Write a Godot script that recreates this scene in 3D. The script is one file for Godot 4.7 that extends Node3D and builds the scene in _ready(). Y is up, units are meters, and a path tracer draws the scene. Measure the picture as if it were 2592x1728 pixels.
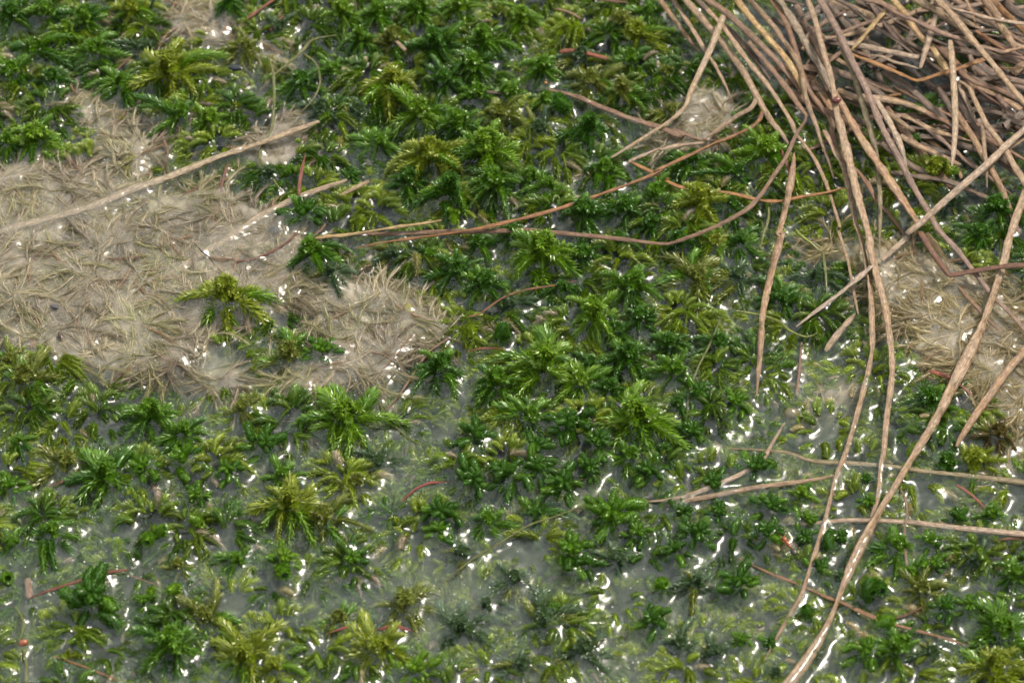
extends Node3D
# A patch of bog, about 15 cm across: peat moss standing in shallow water under a draped water film, with a heap of dead stems.
# Lengths are in millimetres inside the builders and turned to metres by MM when a vertex or a node is placed.

const MM := 0.001
const PITCH := 48.0          # degrees below the horizon
const FOV := 14.0
const DIST := 420.0          # mm from the lens to the middle of the patch
const PW := 2592.0
const PH := 1728.0
const X0 := -112.0           # the fine water grid, mm
const Z0 := -106.0
const CELL := 0.42
const NX := 534
const NZ := 476

var rng := RandomNumberGenerator.new()
var cam_pos: Vector3
var fwd: Vector3
var upv: Vector3
var used := {}
var hmap := PackedFloat32Array()
var wmap := PackedFloat32Array()
var n_bed := FastNoiseLite.new()
var n_fine := FastNoiseLite.new()
var n_reg := FastNoiseLite.new()
var n_cap := FastNoiseLite.new()
var n_swirl := FastNoiseLite.new()
var lid := PackedFloat32Array()
var bed_ys := PackedFloat32Array()
var bed_nx := 0
var tan_blobs := []
var deep_blobs := []
var murk_blobs := []
var lush_blobs := []
var moss_mats := {}
var stem_mats := {}
var lib := {}
var stem_tex: ImageTexture
var film_mat: StandardMaterial3D

func _ready() -> void:
	rng.seed = 20240611
	camera_and_light()
	noises()
	regions()
	hmap.resize(NX * NZ)
	hmap.fill(-50.0)
	lid.resize(NX * NZ)
	lid.fill(50.0)
	wmap.resize(NX * NZ)
	bed()
	library()
	stem_texture()
	dead_stems()
	hidden_stems()
	moss_heads()
	drowned_moss()
	small_things()
	water_film()
	floating_dust()

# ------------------------------------------------------------------ camera, sky, sun
func camera_and_light() -> void:
	var p := deg_to_rad(PITCH)
	fwd = Vector3(0, -sin(p), -cos(p))
	upv = Vector3(0, cos(p), -sin(p))
	cam_pos = -fwd * DIST
	var cam := Camera3D.new()
	cam.name = "camera"
	cam.fov = FOV
	cam.near = 0.01
	cam.far = 50.0
	add_child(cam)
	cam.position = cam_pos * MM
	cam.basis = Basis(Vector3(1, 0, 0), upv, -fwd)
	cam.current = true
	var att := CameraAttributesPhysical.new()
	att.frustum_focal_length = 12.0 / tan(deg_to_rad(FOV * 0.5))
	att.frustum_focus_distance = DIST * MM
	att.exposure_aperture = 40.0
	att.frustum_near = 0.01
	att.frustum_far = 50.0
	cam.attributes = att
	var env := Environment.new()
	env.background_mode = Environment.BG_SKY
	var sky := Sky.new()
	var sm := PanoramaSkyMaterial.new()
	sm.panorama = cloud_sky()
	sm.energy_multiplier = 1.0
	sky.sky_material = sm
	env.sky = sky
	env.background_energy_multiplier = 1.0
	env.tonemap_mode = Environment.TONE_MAPPER_LINEAR
	env.tonemap_exposure = 1.45
	env.sdfgi_enabled = true
	env.ssao_enabled = true
	env.ssil_enabled = true
	var we := WorldEnvironment.new()
	we.name = "world_environment"
	we.environment = env
	add_child(we)
	var sun := DirectionalLight3D.new()
	sun.name = "sun"
	sun.light_energy = 1.4
	sun.light_color = Color(1.0, 0.96, 0.9)
	sun.light_angular_distance = 8.0
	sun.shadow_enabled = true
	add_child(sun)
	# high, from behind the patch and a little to the right
	var to_sun := Vector3(0.74, 1.15, -0.56).normalized()
	sun.basis = Basis.looking_at(-to_sun, Vector3.UP)

func cloud_sky() -> ImageTexture:
	var n := FastNoiseLite.new()
	n.seed = 5
	n.frequency = 1.3
	n.fractal_octaves = 5
	var w := 512
	var h := 256
	var im := Image.create(w, h, false, Image.FORMAT_RGBAF)
	for j in h:
		var el := (0.5 - (j + 0.5) / h) * PI
		for i in w:
			var az := (i + 0.5) / w * TAU
			var d := Vector3(cos(el) * cos(az), sin(el), cos(el) * sin(az))
			var c := clampf(n.get_noise_3dv(d * 1.9) * 2.2 + 0.55, 0.0, 1.0)
			c = c * c * (3.0 - 2.0 * c)
			var high := (1.0 + 2.0 * maxf(d.y, 0.0)) / 3.0
			var col := Color(0.50, 0.62, 0.70).lerp(Color(1.92, 1.97, 1.90), c) * high
			if d.y < 0.0:
				col = Color(0.25, 0.26, 0.22)
			im.set_pixel(i, j, Color(col.r, col.g, col.b, 1.0))
	return ImageTexture.create_from_image(im)

func ray(px: float, py: float) -> Vector3:
	var t := tan(deg_to_rad(FOV * 0.5))
	return fwd + Vector3(1, 0, 0) * ((px / PW - 0.5) * 2.0 * t * PW / PH) + upv * ((0.5 - py / PH) * 2.0 * t)

func at(px: float, py: float, h: float) -> Vector3:
	var r := ray(px, py)
	return cam_pos + r * ((h - cam_pos.y) / r.y)

func mm_per_px(p: Vector3) -> float:
	return (p - cam_pos).dot(fwd) * 2.0 * tan(deg_to_rad(FOV * 0.5)) / PH

# ------------------------------------------------------------------ regions of the bog
func noises() -> void:
	n_bed.seed = 11
	n_bed.frequency = 0.16
	n_bed.fractal_octaves = 4
	n_fine.seed = 12
	n_fine.frequency = 0.42
	n_fine.fractal_octaves = 3
	n_fine.domain_warp_enabled = true
	n_fine.domain_warp_amplitude = 2.5
	n_fine.domain_warp_frequency = 0.22
	n_reg.seed = 13
	n_reg.frequency = 0.07
	n_reg.fractal_octaves = 3
	n_swirl.seed = 15
	n_swirl.frequency = 0.22
	n_swirl.fractal_type = FastNoiseLite.FRACTAL_RIDGED
	n_swirl.fractal_octaves = 3
	n_swirl.domain_warp_enabled = true
	n_swirl.domain_warp_amplitude = 5.0
	n_swirl.domain_warp_frequency = 0.12
	n_cap.seed = 14
	n_cap.frequency = 0.13
	n_cap.fractal_octaves = 3

func blob(list: Array, fx: float, fy: float, rx: float, ry: float, k: float) -> void:
	var p := at(fx * 1.102, fy * 1.102, 0.0)
	var m := mm_per_px(p) * 1.102
	list.append([p.x, p.z, rx * m, ry * m / sin(deg_to_rad(PITCH)), k])

func regions() -> void:
	for b in [[120, 430, 170, 80, 1.0], [60, 600, 130, 110, 1.0], [260, 610, 200, 110, 1.0], [420, 720, 150, 70, 0.8], [560, 560, 150, 80, 0.9], [250, 510, 200, 90, 0.9], [120, 760, 150, 60, 0.9],
			[330, 800, 160, 60, 0.8], [600, 640, 130, 70, 0.9], [800, 720, 100, 75, 1.0], [900, 690, 100, 60, 0.9], [980, 745, 90, 50, 0.9], [850, 800, 90, 60, 0.7], [680, 880, 160, 35, 0.35], [450, 50, 90, 60, 1.0], [300, 330, 110, 55, 0.8],
			[1620, 265, 80, 55, 1.0], [1540, 320, 80, 45, 0.8], [2150, 670, 150, 80, 1.0], [2220, 780, 130, 100, 1.0], [2080, 600, 80, 60, 0.9], [1930, 560, 90, 45, 0.8], [2330, 900, 60, 90, 0.9], [1850, 940, 100, 60, 0.5], [1950, 870, 70, 60, 0.6],
			[880, 1230, 50, 45, 0.4], [1330, 420, 70, 35, 0.45], [2300, 1060, 60, 50, 0.6], [600, 350, 110, 45, 0.5], [480, 470, 130, 60, 0.8], [1350, 60, 60, 45, 0.5], [610, 110, 110, 60, 0.5], [230, 250, 90, 50, 0.5], [600, 215, 120, 60, 0.5], [240, 205, 90, 45, 0.45], [50, 235, 90, 40, 0.5], [660, 320, 110, 60, 0.6], [840, 570, 90, 40, 0.5], [780, 840, 130, 50, 0.7], [440, 870, 170, 45, 0.55], [1640, 215, 90, 60, 0.5], [-150, 560, 220, 170, 1.0], [2450, 800, 120, 160, 0.9]]:
		blob(tan_blobs, b[0], b[1], b[2], b[3], b[4])
	for b in [[2200, 350, 130, 90, 1.0], [2290, 250, 120, 110, 1.0], [1990, 470, 50, 60, 0.9], [2120, 170, 200, 120, 1.0], [2000, 60, 230, 110, 1.0], [2270, 430, 90, 60, 0.8], [1780, 120, 100, 90, 0.7], [1030, 400, 60, 60, 0.4], [2300, 60, 160, 120, 1.0],
			[1050, 1370, 230, 90, 0.75], [900, 1090, 60, 90, 0.5], [1480, 1320, 130, 60, 0.5], [700, 1400, 90, 60, 0.4], [2500, 100, 250, 250, 1.0], [2100, -120, 400, 130, 1.0]]:
		blob(deep_blobs, b[0], b[1], b[2], b[3], b[4])
	for b in [[950, 1080, 120, 140, 0.9], [1050, 1380, 260, 120, 1.0], [700, 900, 250, 60, 0.6], [600, 1330, 300, 80, 0.6], [150, 1300, 200, 120, 0.7], [1600, 1500, 250, 70, 0.7], [1900, 960, 120, 120, 0.6], [1500, 1300, 150, 60, 0.6], [100, 1500, 150, 80, 0.7]]:
		blob(murk_blobs, b[0], b[1], b[2], b[3], b[4])
	for b in [[1000, 130, 260, 140, 1.0], [1090, 390, 140, 100, 1.0], [120, 90, 160, 90, 0.35], [1350, 900, 240, 150, 0.8], [1430, 130, 120, 120, 0.7], [1550, 480, 200, 70, 0.7], [1250, 600, 160, 60, 0.7], [1250, 1120, 200, 70, 0.7], [2100, 1300, 200, 120, 0.5], [440, 1480, 160, 80, 0.5]]:
		blob(lush_blobs, b[0], b[1], b[2], b[3], b[4])

func field(list: Array, x: float, z: float) -> float:
	var s := 0.0
	for b in list:
		var dx: float = (x - b[0]) / b[2]
		var dz: float = (z - b[1]) / b[3]
		var d := dx * dx + dz * dz
		if d < 5.0:
			s += b[4] * exp(-d)
	return s

func tanness(x: float, z: float) -> float:
	return smoothstep(0.34, 0.78, field(tan_blobs, x, z) + 0.35 * n_reg.get_noise_2d(x, z) + 0.12 * n_fine.get_noise_2d(x, z))

func glaze(x: float, z: float) -> float:
	# where the water stands highest, most moss lies just under the film
	return smoothstep(-6.0, 16.0, z - 0.08 * x + 9.0 * n_reg.get_noise_2d(x + 150.0, z)) * (1.0 - 0.6 * clampf(field(lush_blobs, x, z), 0.0, 1.0))

func dead_colour(x: float, z: float) -> Vector3:
	var g := clampf(0.5 + n_reg.get_noise_2d(x * 1.4 - 90.0, z * 1.4) * 1.5, 0.0, 1.0)
	var h := clampf(n_reg.get_noise_2d(x * 1.1 + 330.0, z * 1.1) * 2.4, 0.0, 1.0)
	var q := Vector3(0.44, 0.36, 0.265).lerp(Vector3(0.25, 0.195, 0.15), g).lerp(Vector3(0.31, 0.285, 0.12), h * 0.7)
	return q.lerp(Vector3(0.43, 0.32, 0.165), smoothstep(25.0, 50.0, x) * 0.55)

func deepness(x: float, z: float) -> float:
	return smoothstep(0.2, 0.9, field(deep_blobs, x, z) + 0.2 * n_reg.get_noise_2d(x + 40.0, z))

func bed_y(x: float, z: float, t: float, d: float) -> float:
	var y := lerpf(-3.4, -0.5, t) + n_bed.get_noise_2d(x, z) * lerpf(1.8, 0.95, t) + n_fine.get_noise_2d(x * 1.5, z) * lerpf(0.35, 0.2, t)
	return y - d * 5.0

# ------------------------------------------------------------------ naming
func named(o: Node3D, called: String, parent: Node) -> void:
	if parent == self:
		used[called] = used.get(called, -1) + 1
		o.name = called if used[called] == 0 else "%s_%03d" % [called, used[called]]
		add_child(o, true)
	else:
		var k := called
		var i := 0
		while parent.has_node(k):
			i += 1
			k = "%s_%03d" % [called, i]
		o.name = k
		parent.add_child(o, true)

func thing(called: String, label: String, category: String, where: Vector3, group := "") -> Node3D:
	var o := Node3D.new()
	named(o, called, self)
	o.position = where * MM
	tag(o, label, category, group)
	return o

func tag(o: Node3D, label: String, category: String, group := "") -> void:
	o.set_meta("label", label)
	o.set_meta("category", category)
	if group != "":
		o.set_meta("group", group)

func put(called: String, mesh: Mesh, mat: Material, parent: Node) -> MeshInstance3D:
	var o := MeshInstance3D.new()
	o.mesh = mesh
	o.material_override = mat
	named(o, called, parent)
	return o

# ------------------------------------------------------------------ mesh building (mm in, metres out)
class MB:
	var v := PackedVector3Array()
	var n := PackedVector3Array()
	var c := PackedColorArray()
	var uv := PackedVector2Array()
	var idx := PackedInt32Array()

	func vert(p: Vector3, nn: Vector3, col := Color.WHITE, t := Vector2.ZERO) -> int:
		v.append(p * 0.001)
		n.append(nn)
		c.append(col)
		uv.append(t)
		return v.size() - 1

	func tri(a: int, b: int, d: int) -> void:
		# front faces run clockwise: keep the order that agrees with the normals
		var g := (v[b] - v[a]).cross(v[d] - v[a])
		if g.dot(n[a] + n[b] + n[d]) > 0.0:
			idx.append_array([a, d, b])
		else:
			idx.append_array([a, b, d])

	func mesh() -> ArrayMesh:
		var arr := []
		arr.resize(Mesh.ARRAY_MAX)
		var nn := PackedVector3Array()
		nn.resize(n.size())
		for i in n.size():
			nn[i] = n[i].normalized()
		arr[Mesh.ARRAY_VERTEX] = v
		arr[Mesh.ARRAY_NORMAL] = nn
		arr[Mesh.ARRAY_COLOR] = c
		arr[Mesh.ARRAY_TEX_UV] = uv
		arr[Mesh.ARRAY_INDEX] = idx
		var m := ArrayMesh.new()
		m.add_surface_from_arrays(Mesh.PRIMITIVE_TRIANGLES, arr)
		return m

	func tube(pts: PackedVector3Array, rad: PackedFloat32Array, sides: int, col: Color) -> void:
		var first := v.size()
		for i in pts.size():
			var t := (pts[mini(i + 1, pts.size() - 1)] - pts[maxi(i - 1, 0)]).normalized()
			var s := t.cross(Vector3.UP)
			if s.length() < 0.1:
				s = t.cross(Vector3.RIGHT)
			s = s.normalized()
			var u := s.cross(t)
			for k in sides:
				var a := TAU * k / sides
				var d := s * cos(a) + u * sin(a)
				vert(pts[i] + d * rad[i], d, col, Vector2(float(k) / sides, float(i) / pts.size()))
		for i in pts.size() - 1:
			for k in sides:
				var a := first + i * sides + k
				var b := first + i * sides + (k + 1) % sides
				tri(a, b, a + sides)
				tri(b, b + sides, a + sides)

	func leaf(b: Vector3, d: Vector3, upn: Vector3, l: float, w: float, col: Color, curl: float) -> void:
		var s := d.cross(upn).normalized()
		var u := s.cross(d).normalized()
		var mid := b + d * (l * 0.42)
		var i0 := vert(b, u, col)
		var i1 := vert(mid - s * w * 0.5 + u * w * 0.18, u * 1.0 - s * -0.55, col)
		var i2 := vert(mid + s * w * 0.5 + u * w * 0.18, u * 1.0 - s * 0.55, col)
		var i3 := vert(mid - u * w * 0.06, u, col)
		var i4 := vert(b + d * l + u * (curl * l), u + d * 0.2, col.lightened(0.3))
		tri(i0, i1, i3)
		tri(i0, i3, i2)
		tri(i1, i4, i3)
		tri(i3, i4, i2)

	func ball(c0: Vector3, r: Vector3, basis: Basis, col: Color, seg := 10, rings := 6) -> void:
		var first := v.size()
		for j in rings + 1:
			var e := PI * j / rings
			for i in seg:
				var a := TAU * i / seg
				var d := Vector3(sin(e) * cos(a), cos(e), sin(e) * sin(a))
				vert(c0 + basis * (d * r), basis * (d / r), col)
		for j in rings:
			for i in seg:
				var a := first + j * seg + i
				var b := first + j * seg + (i + 1) % seg
				tri(a, b, a + seg)
				tri(b, b + seg, a + seg)

# ------------------------------------------------------------------ materials
func lin(r: float, g: float, b: float) -> Color:
	return Color(r, g, b).linear_to_srgb()

func moss_mat(t: String) -> StandardMaterial3D:
	if moss_mats.has(t):
		return moss_mats[t]
	var base := {
		"d": Vector3(0.058, 0.138, 0.016), "m": Vector3(0.102, 0.205, 0.017), "b": Vector3(0.150, 0.255, 0.020), "y": Vector3(0.215, 0.252, 0.024), "o": Vector3(0.165, 0.185, 0.034),
		"t": Vector3(0.075, 0.120, 0.055), "r": Vector3(0.120, 0.088, 0.026), "p": Vector3(0.34, 0.29, 0.17), "w": Vector3(1, 1, 1)}
	var q: Vector3 = base[t]
	var m := StandardMaterial3D.new()
	m.albedo_color = lin(q.x, q.y, q.z)
	m.vertex_color_use_as_albedo = true
	m.roughness = 0.27
	m.metallic_specular = 0.5
	m.backlight_enabled = true
	m.backlight = Color(0.75, 0.85, 0.4)
	moss_mats[t] = m
	return m

# ------------------------------------------------------------------ setting: the bed
func bed() -> void:
	var mb := MB.new()
	var step := 0.9
	var nx := int(NX * CELL / step) + 1
	var nz := int(NZ * CELL / step) + 1
	var ys := PackedFloat32Array()
	for j in nz:
		for i in nx:
			var x := X0 + i * step
			var z := Z0 + j * step
			var t := tanness(x, z)
			var d := deepness(x, z)
			var y := bed_y(x, z, t, d)
			ys.append(y)
			var f := n_fine.get_noise_2d(x * 2.0, z * 2.0)
			var g := n_reg.get_noise_2d(x - 90.0, z)
			var green := Vector3(0.016, 0.026, 0.012).lerp(Vector3(0.030, 0.036, 0.018), clampf(0.5 + g, 0, 1))
			var dead := dead_colour(x, z)
			var k := green.lerp(dead * 0.62, t).lerp(Vector3(0.014, 0.013, 0.010), d) * (1.0 + f * 0.7)
			mb.vert(Vector3(x, y, z), Vector3.UP, Color(k.x, k.y, k.z))
	grid_normals(mb, ys, nx, nz, step)
	bed_ys = ys
	bed_nx = nx
	var m := StandardMaterial3D.new()
	m.vertex_color_use_as_albedo = true
	m.roughness = 0.6
	var o := put("bog_ground", mb.mesh(), m, self)
	o.set_meta("kind", "structure")
	# the bog goes on around it
	var mo := MB.new()
	ring(mo, -2.6, Color(0.04, 0.055, 0.03))
	var o2 := put("bog_ground", mo.mesh(), m, self)
	o2.set_meta("kind", "structure")

func ring(mb: MB, y: float, col: Color) -> void:
	var x1 := X0 + (NX - 1) * CELL
	var z1 := Z0 + (NZ - 1) * CELL
	var big := 6000.0
	var xs := [-big, X0 - 150.0, X0, x1, x1 + 150.0, big]
	var zs := [-big, Z0 - 150.0, Z0, z1, z1 + 150.0, big]
	for j in 6:
		for i in 6:
			mb.vert(Vector3(xs[i], y, zs[j]), Vector3.UP, col)
	for j in 5:
		for i in 5:
			if i == 2 and j == 2:
				continue
			var a := j * 6 + i
			mb.tri(a, a + 1, a + 6)
			mb.tri(a + 1, a + 7, a + 6)

func grid_normals(mb: MB, ys: PackedFloat32Array, nx: int, nz: int, step: float) -> void:
	for j in nz:
		for i in nx:
			var a := ys[j * nx + maxi(i - 1, 0)]
			var b := ys[j * nx + mini(i + 1, nx - 1)]
			var e := ys[maxi(j - 1, 0) * nx + i]
			var f := ys[mini(j + 1, nz - 1) * nx + i]
			mb.n[j * nx + i] = Vector3((a - b) / (2.0 * step), 1.0, (e - f) / (2.0 * step))
	for j in nz - 1:
		for i in nx - 1:
			var a := j * nx + i
			mb.idx.append_array([a, a + 1, a + nx, a + 1, a + nx + 1, a + nx])

# ------------------------------------------------------------------ moss pieces
# kind -> [length, core radius, leaf length, leaf width, rings, leaves a ring, spread (deg), rise, droop, curl]
const SHAPES := {
	"star": [4.5, 0.36, 1.08, 0.31, 21, 7, 48.0, 0.42, 0.98, 0.15],
	"fluff": [5.6, 0.38, 1.05, 0.24, 26, 8, 37.0, 0.42, 1.25, 0.09],
	"knob": [2.9, 0.58, 0.68, 0.36, 12, 9, 55.0, 0.50, 0.62, -0.1],
	"strand": [6.5, 0.10, 2.4, 0.085, 18, 4, 13.0, 0.06, 0.12, 0.0],
	"tip": [1.9, 0.23, 0.74, 0.25, 10, 6, 46.0, 0.3, 0.1, 0.16],
}

func axis_at(s: Array, t: float, side: float) -> Vector3:
	var l: float = s[0]
	return Vector3(l * (t - 0.14 * t * t), l * (s[7] * t - s[8] * t * t), side * l * t * t)

func core_r(kind: String, s: Array, t: float) -> float:
	if kind == "knob":
		return s[1] * sqrt(maxf(0.05, 1.0 - pow((t - 0.55) / 0.62, 2.0)))
	if kind == "fluff":
		return s[1] * (1.0 - 0.62 * t)
	return s[1] * (0.6 + 0.8 * sin(clampf(t * 1.15, 0, 1) * PI * 0.85)) * (1.0 - 0.72 * t * t) * 0.8

func add_branch(mb: MB, kind: String, xf: Transform3D, vary: float) -> void:
	var s: Array = SHAPES[kind]
	var side := rng.randf_range(-0.4, 0.4)
	var pts := PackedVector3Array()
	var rad := PackedFloat32Array()
	var tone := rng.randf_range(0.8, 1.15)
	for i in 9:
		var t := i / 8.0
		pts.append(xf * axis_at(s, t, side))
		rad.append(core_r(kind, s, t) * xf.basis.get_scale().x)
	mb.tube(pts, rad, 6, Color(tone * 0.9, tone * 0.9, tone * 0.9))
	var sc := xf.basis.get_scale().x
	var rings: int = s[4]
	var per: int = s[5]
	for k in rings:
		var t := (k + 0.3) / rings
		var p := axis_at(s, t, side)
		var tg := (axis_at(s, t + 0.03, side) - p).normalized()
		var a := tg.cross(Vector3.UP).normalized()
		var b := a.cross(tg)
		for j in per:
			var an := TAU * j / per + k * 2.399 + rng.randf_range(-0.3, 0.3)
			var rd := a * cos(an) + b * sin(an)
			var sp := deg_to_rad(s[6] + rng.randf_range(-18, 18))
			var d := tg * cos(sp) + rd * sin(sp)
			var shade := tone * rng.randf_range(1.0 - vary * 1.6, 1.0 + vary * 1.6)
			var warm := rng.randf_range(-0.08, 0.14)
			var col := Color(shade * (1.0 + warm), shade, shade * (1.0 - warm))
			var ll: float = s[2] * rng.randf_range(0.75, 1.2) * (1.0 - 0.35 * t)
			mb.leaf(xf * (p + rd * core_r(kind, s, t) * 0.75), (xf.basis * d).normalized(), (xf.basis * (rd - tg * 0.2)).normalized(), ll * sc, s[3] * sc * rng.randf_range(0.8, 1.2), col, s[9] * rng.randf_range(0.2, 2.0))

func turned(yaw: float, pitch: float, sc: float, off := Vector3.ZERO) -> Transform3D:
	var b := Basis(Vector3.UP, yaw) * Basis(Vector3(0, 0, 1), pitch)
	return Transform3D(b.scaled_local(Vector3.ONE * sc), off)

func library() -> void:
	for kind in ["star", "fluff", "knob", "strand"]:
		var list := []
		for i in 5:
			var mb := MB.new()
			add_branch(mb, kind, Transform3D.IDENTITY, 0.22)
			list.append(mb.mesh())
		lib[kind] = list
	for kind in ["star", "fluff", "knob"]:
		var list := []
		for i in 3:
			var mb := MB.new()
			if kind == "knob":
				for k in 7:
					add_branch(mb, "knob", turned(k * 0.9 + rng.randf() * 0.5, 0.9 + rng.randf_range(-0.3, 0.2), 0.7, Vector3(0, 0.3, 0)), 0.22)
			else:
				var nb := 20 if kind == "star" else 22
				for k in nb:
					var f := float(k) / nb
					add_branch(mb, "tip", turned(k * 2.399, lerpf(1.45, 0.35, f) + rng.randf_range(-0.15, 0.15), rng.randf_range(0.8, 1.1) * (1.0 if kind == "star" else 0.85), Vector3(0, 0.4 - 0.5 * f, 0)), 0.25)
			list.append(mb.mesh())
		lib[kind + "_crown"] = list
	var buds := []
	for i in 3:
		var mb := MB.new()
		add_branch(mb, "knob", turned(0.0, 1.3, 1.5, Vector3(-0.6, -1.6, 0)), 0.2)
		add_branch(mb, "knob", turned(2.0 + i, 1.1, 1.1, Vector3(0.3, -1.4, 0.2)), 0.2)
		buds.append(mb.mesh())
	lib["bud"] = buds
	var spikes := []
	for i in 2:
		var mb := MB.new()
		add_branch(mb, "star", turned(0.3, 1.35, 0.8, Vector3(0, -1.2, 0)), 0.2)
		add_branch(mb, "tip", turned(2.3, 0.9, 0.9), 0.2)
		add_branch(mb, "tip", turned(4.3, 0.8, 0.9), 0.2)
		spikes.append(mb.mesh())
	lib["spike"] = spikes

func stamp(p: Vector3, r: float) -> void:
	var i0 := maxi(0, int((p.x - r - X0) / CELL))
	var i1 := mini(NX - 1, int((p.x + r - X0) / CELL) + 1)
	var j0 := maxi(0, int((p.z - r - Z0) / CELL))
	var j1 := mini(NZ - 1, int((p.z + r - Z0) / CELL) + 1)
	for j in range(j0, j1 + 1):
		var dz := Z0 + j * CELL - p.z
		for i in range(i0, i1 + 1):
			var dx := X0 + i * CELL - p.x
			var q := r * r - dx * dx - dz * dz
			if q > 0.0:
				var y := p.y + sqrt(q)
				if y > hmap[j * NX + i]:
					hmap[j * NX + i] = y

func stamp_branch(kind: String, xf: Transform3D) -> void:
	var s: Array = SHAPES[kind]
	var sc := xf.basis.get_scale().x
	for i in 9:
		var t := i / 8.0
		stamp(xf * axis_at(s, t, 0.0), core_r(kind, s, t) * sc * 1.05)

func cover(x: float, z: float, r: float, y: float) -> void:
	# moss may not grow higher than this here: a stem lies on it
	for j in range(maxi(0, int((z - r - Z0) / CELL)), mini(NZ - 1, int((z + r - Z0) / CELL)) + 1):
		for i in range(maxi(0, int((x - r - X0) / CELL)), mini(NX - 1, int((x + r - X0) / CELL)) + 1):
			if y < lid[j * NX + i]:
				lid[j * NX + i] = y

func lid_at(x: float, z: float) -> float:
	return lid[clampi(int((z - Z0) / CELL), 0, NZ - 1) * NX + clampi(int((x - X0) / CELL), 0, NX - 1)]

func head(px: int, py: int, pr: int, kind: String, tint: String, lift: float, label: String) -> void:
	var w := at(px, py, maxf(lift, 0.0) * 0.7)
	var sc := pr * mm_per_px(w) / 3.55
	var base := Vector3(w.x, minf(lift - 0.15, lid_at(w.x, w.z) - 0.8), w.z)
	var o := thing("moss_plant", label, "moss", base, "peat moss plants standing in the bog")
	var yaw := rng.randf() * TAU
	var lean := 1.0 if pr < 90 else 0.4
	var tilt := Basis(Vector3(1, 0, 0), rng.randf_range(-0.15, 0.4) * lean) * Basis(Vector3(0, 0, 1), rng.randf_range(-0.3, 0.3) * lean)
	var m := moss_mat(tint)
	var alt := moss_mat({"d": "m", "m": "d", "b": "m", "y": "b", "o": "m", "t": "o", "r": "o"}[tint])
	var jobs := []
	if kind == "bud" or kind == "spike":
		var list: Array = lib[kind]
		var q := put("crown", list[rng.randi() % list.size()], m, o)
		var s2 := pr * mm_per_px(w) / (2.3 if kind == "bud" else 2.4)
		q.transform = Transform3D((tilt * Basis(Vector3.UP, yaw)).scaled_local(Vector3.ONE * s2), Vector3(0, 0.3 * MM, 0))
		for k in 4:
			stamp(base + Vector3(0, -0.6 + k * 0.35, 0), (1.25 - 0.12 * k) * s2 if kind == "bud" else 0.6 * s2)
	else:
		var crowns: Array = lib[kind + "_crown"]
		var q := put("crown", crowns[rng.randi() % crowns.size()], m, o)
		q.transform = Transform3D((tilt * Basis(Vector3.UP, yaw)).scaled_local(Vector3.ONE * sc), Vector3(0, 0.35 * sc * MM, 0))
		stamp(base + Vector3(0, 0.4 * sc, 0), 0.9 * sc)
		if kind == "star":
			for k in 8:
				jobs.append([yaw + k * TAU / 8.0 + rng.randf_range(-0.4, 0.4), rng.randf_range(0.0, 0.7), rng.randf_range(0.4, 0.7), 0.2])
			for k in 9:
				jobs.append([yaw + 0.5 + k * TAU / 9.0 + rng.randf_range(-0.4, 0.4), rng.randf_range(-0.5, 0.0), rng.randf_range(0.5, 0.95), -0.3])
		elif kind == "fluff":
			for k in 15:
				jobs.append([yaw + k * TAU / 15.0 + rng.randf_range(-0.4, 0.4), rng.randf_range(-0.35, 0.45), rng.randf_range(0.5, 1.0), rng.randf_range(-0.3, 0.25)])
		else:
			for k in 11:
				var far := rng.randf_range(0.0, 0.55)
				jobs.append([yaw + k * TAU / 11.0 + rng.randf_range(-0.35, 0.35), rng.randf_range(-0.2, 0.8), rng.randf_range(0.55, 1.0), -0.2, far])
	var shapes: Array = lib.get(kind, [])
	for j in jobs:
		if rng.randf() < 0.1 and pr < 95:
			continue
		var off := Vector3(0, j[3] * sc, 0)
		if j.size() > 4:
			off += Vector3(cos(j[0]), 0, -sin(j[0])) * (3.2 * j[4] * sc)
		else:
			off += Vector3(cos(j[0]), -0.25, -sin(j[0])) * (rng.randf_range(0.0, 1.3) * sc)
		var xf := Transform3D(tilt, Vector3.ZERO) * turned(j[0] + rng.randfn(0.0, 0.38), j[1], j[2] * sc, off)
		if kind == "star" and rng.randf() < 0.3:
			shapes = lib["fluff"]
		elif kind != "knob":
			shapes = lib[kind]
		var b := put("branch", shapes[rng.randi() % shapes.size()], m if rng.randf() < 0.75 else alt, o)
		b.transform = Transform3D(xf.basis, xf.origin * MM)
		stamp_branch(kind, Transform3D(xf.basis, xf.origin + base))

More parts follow.
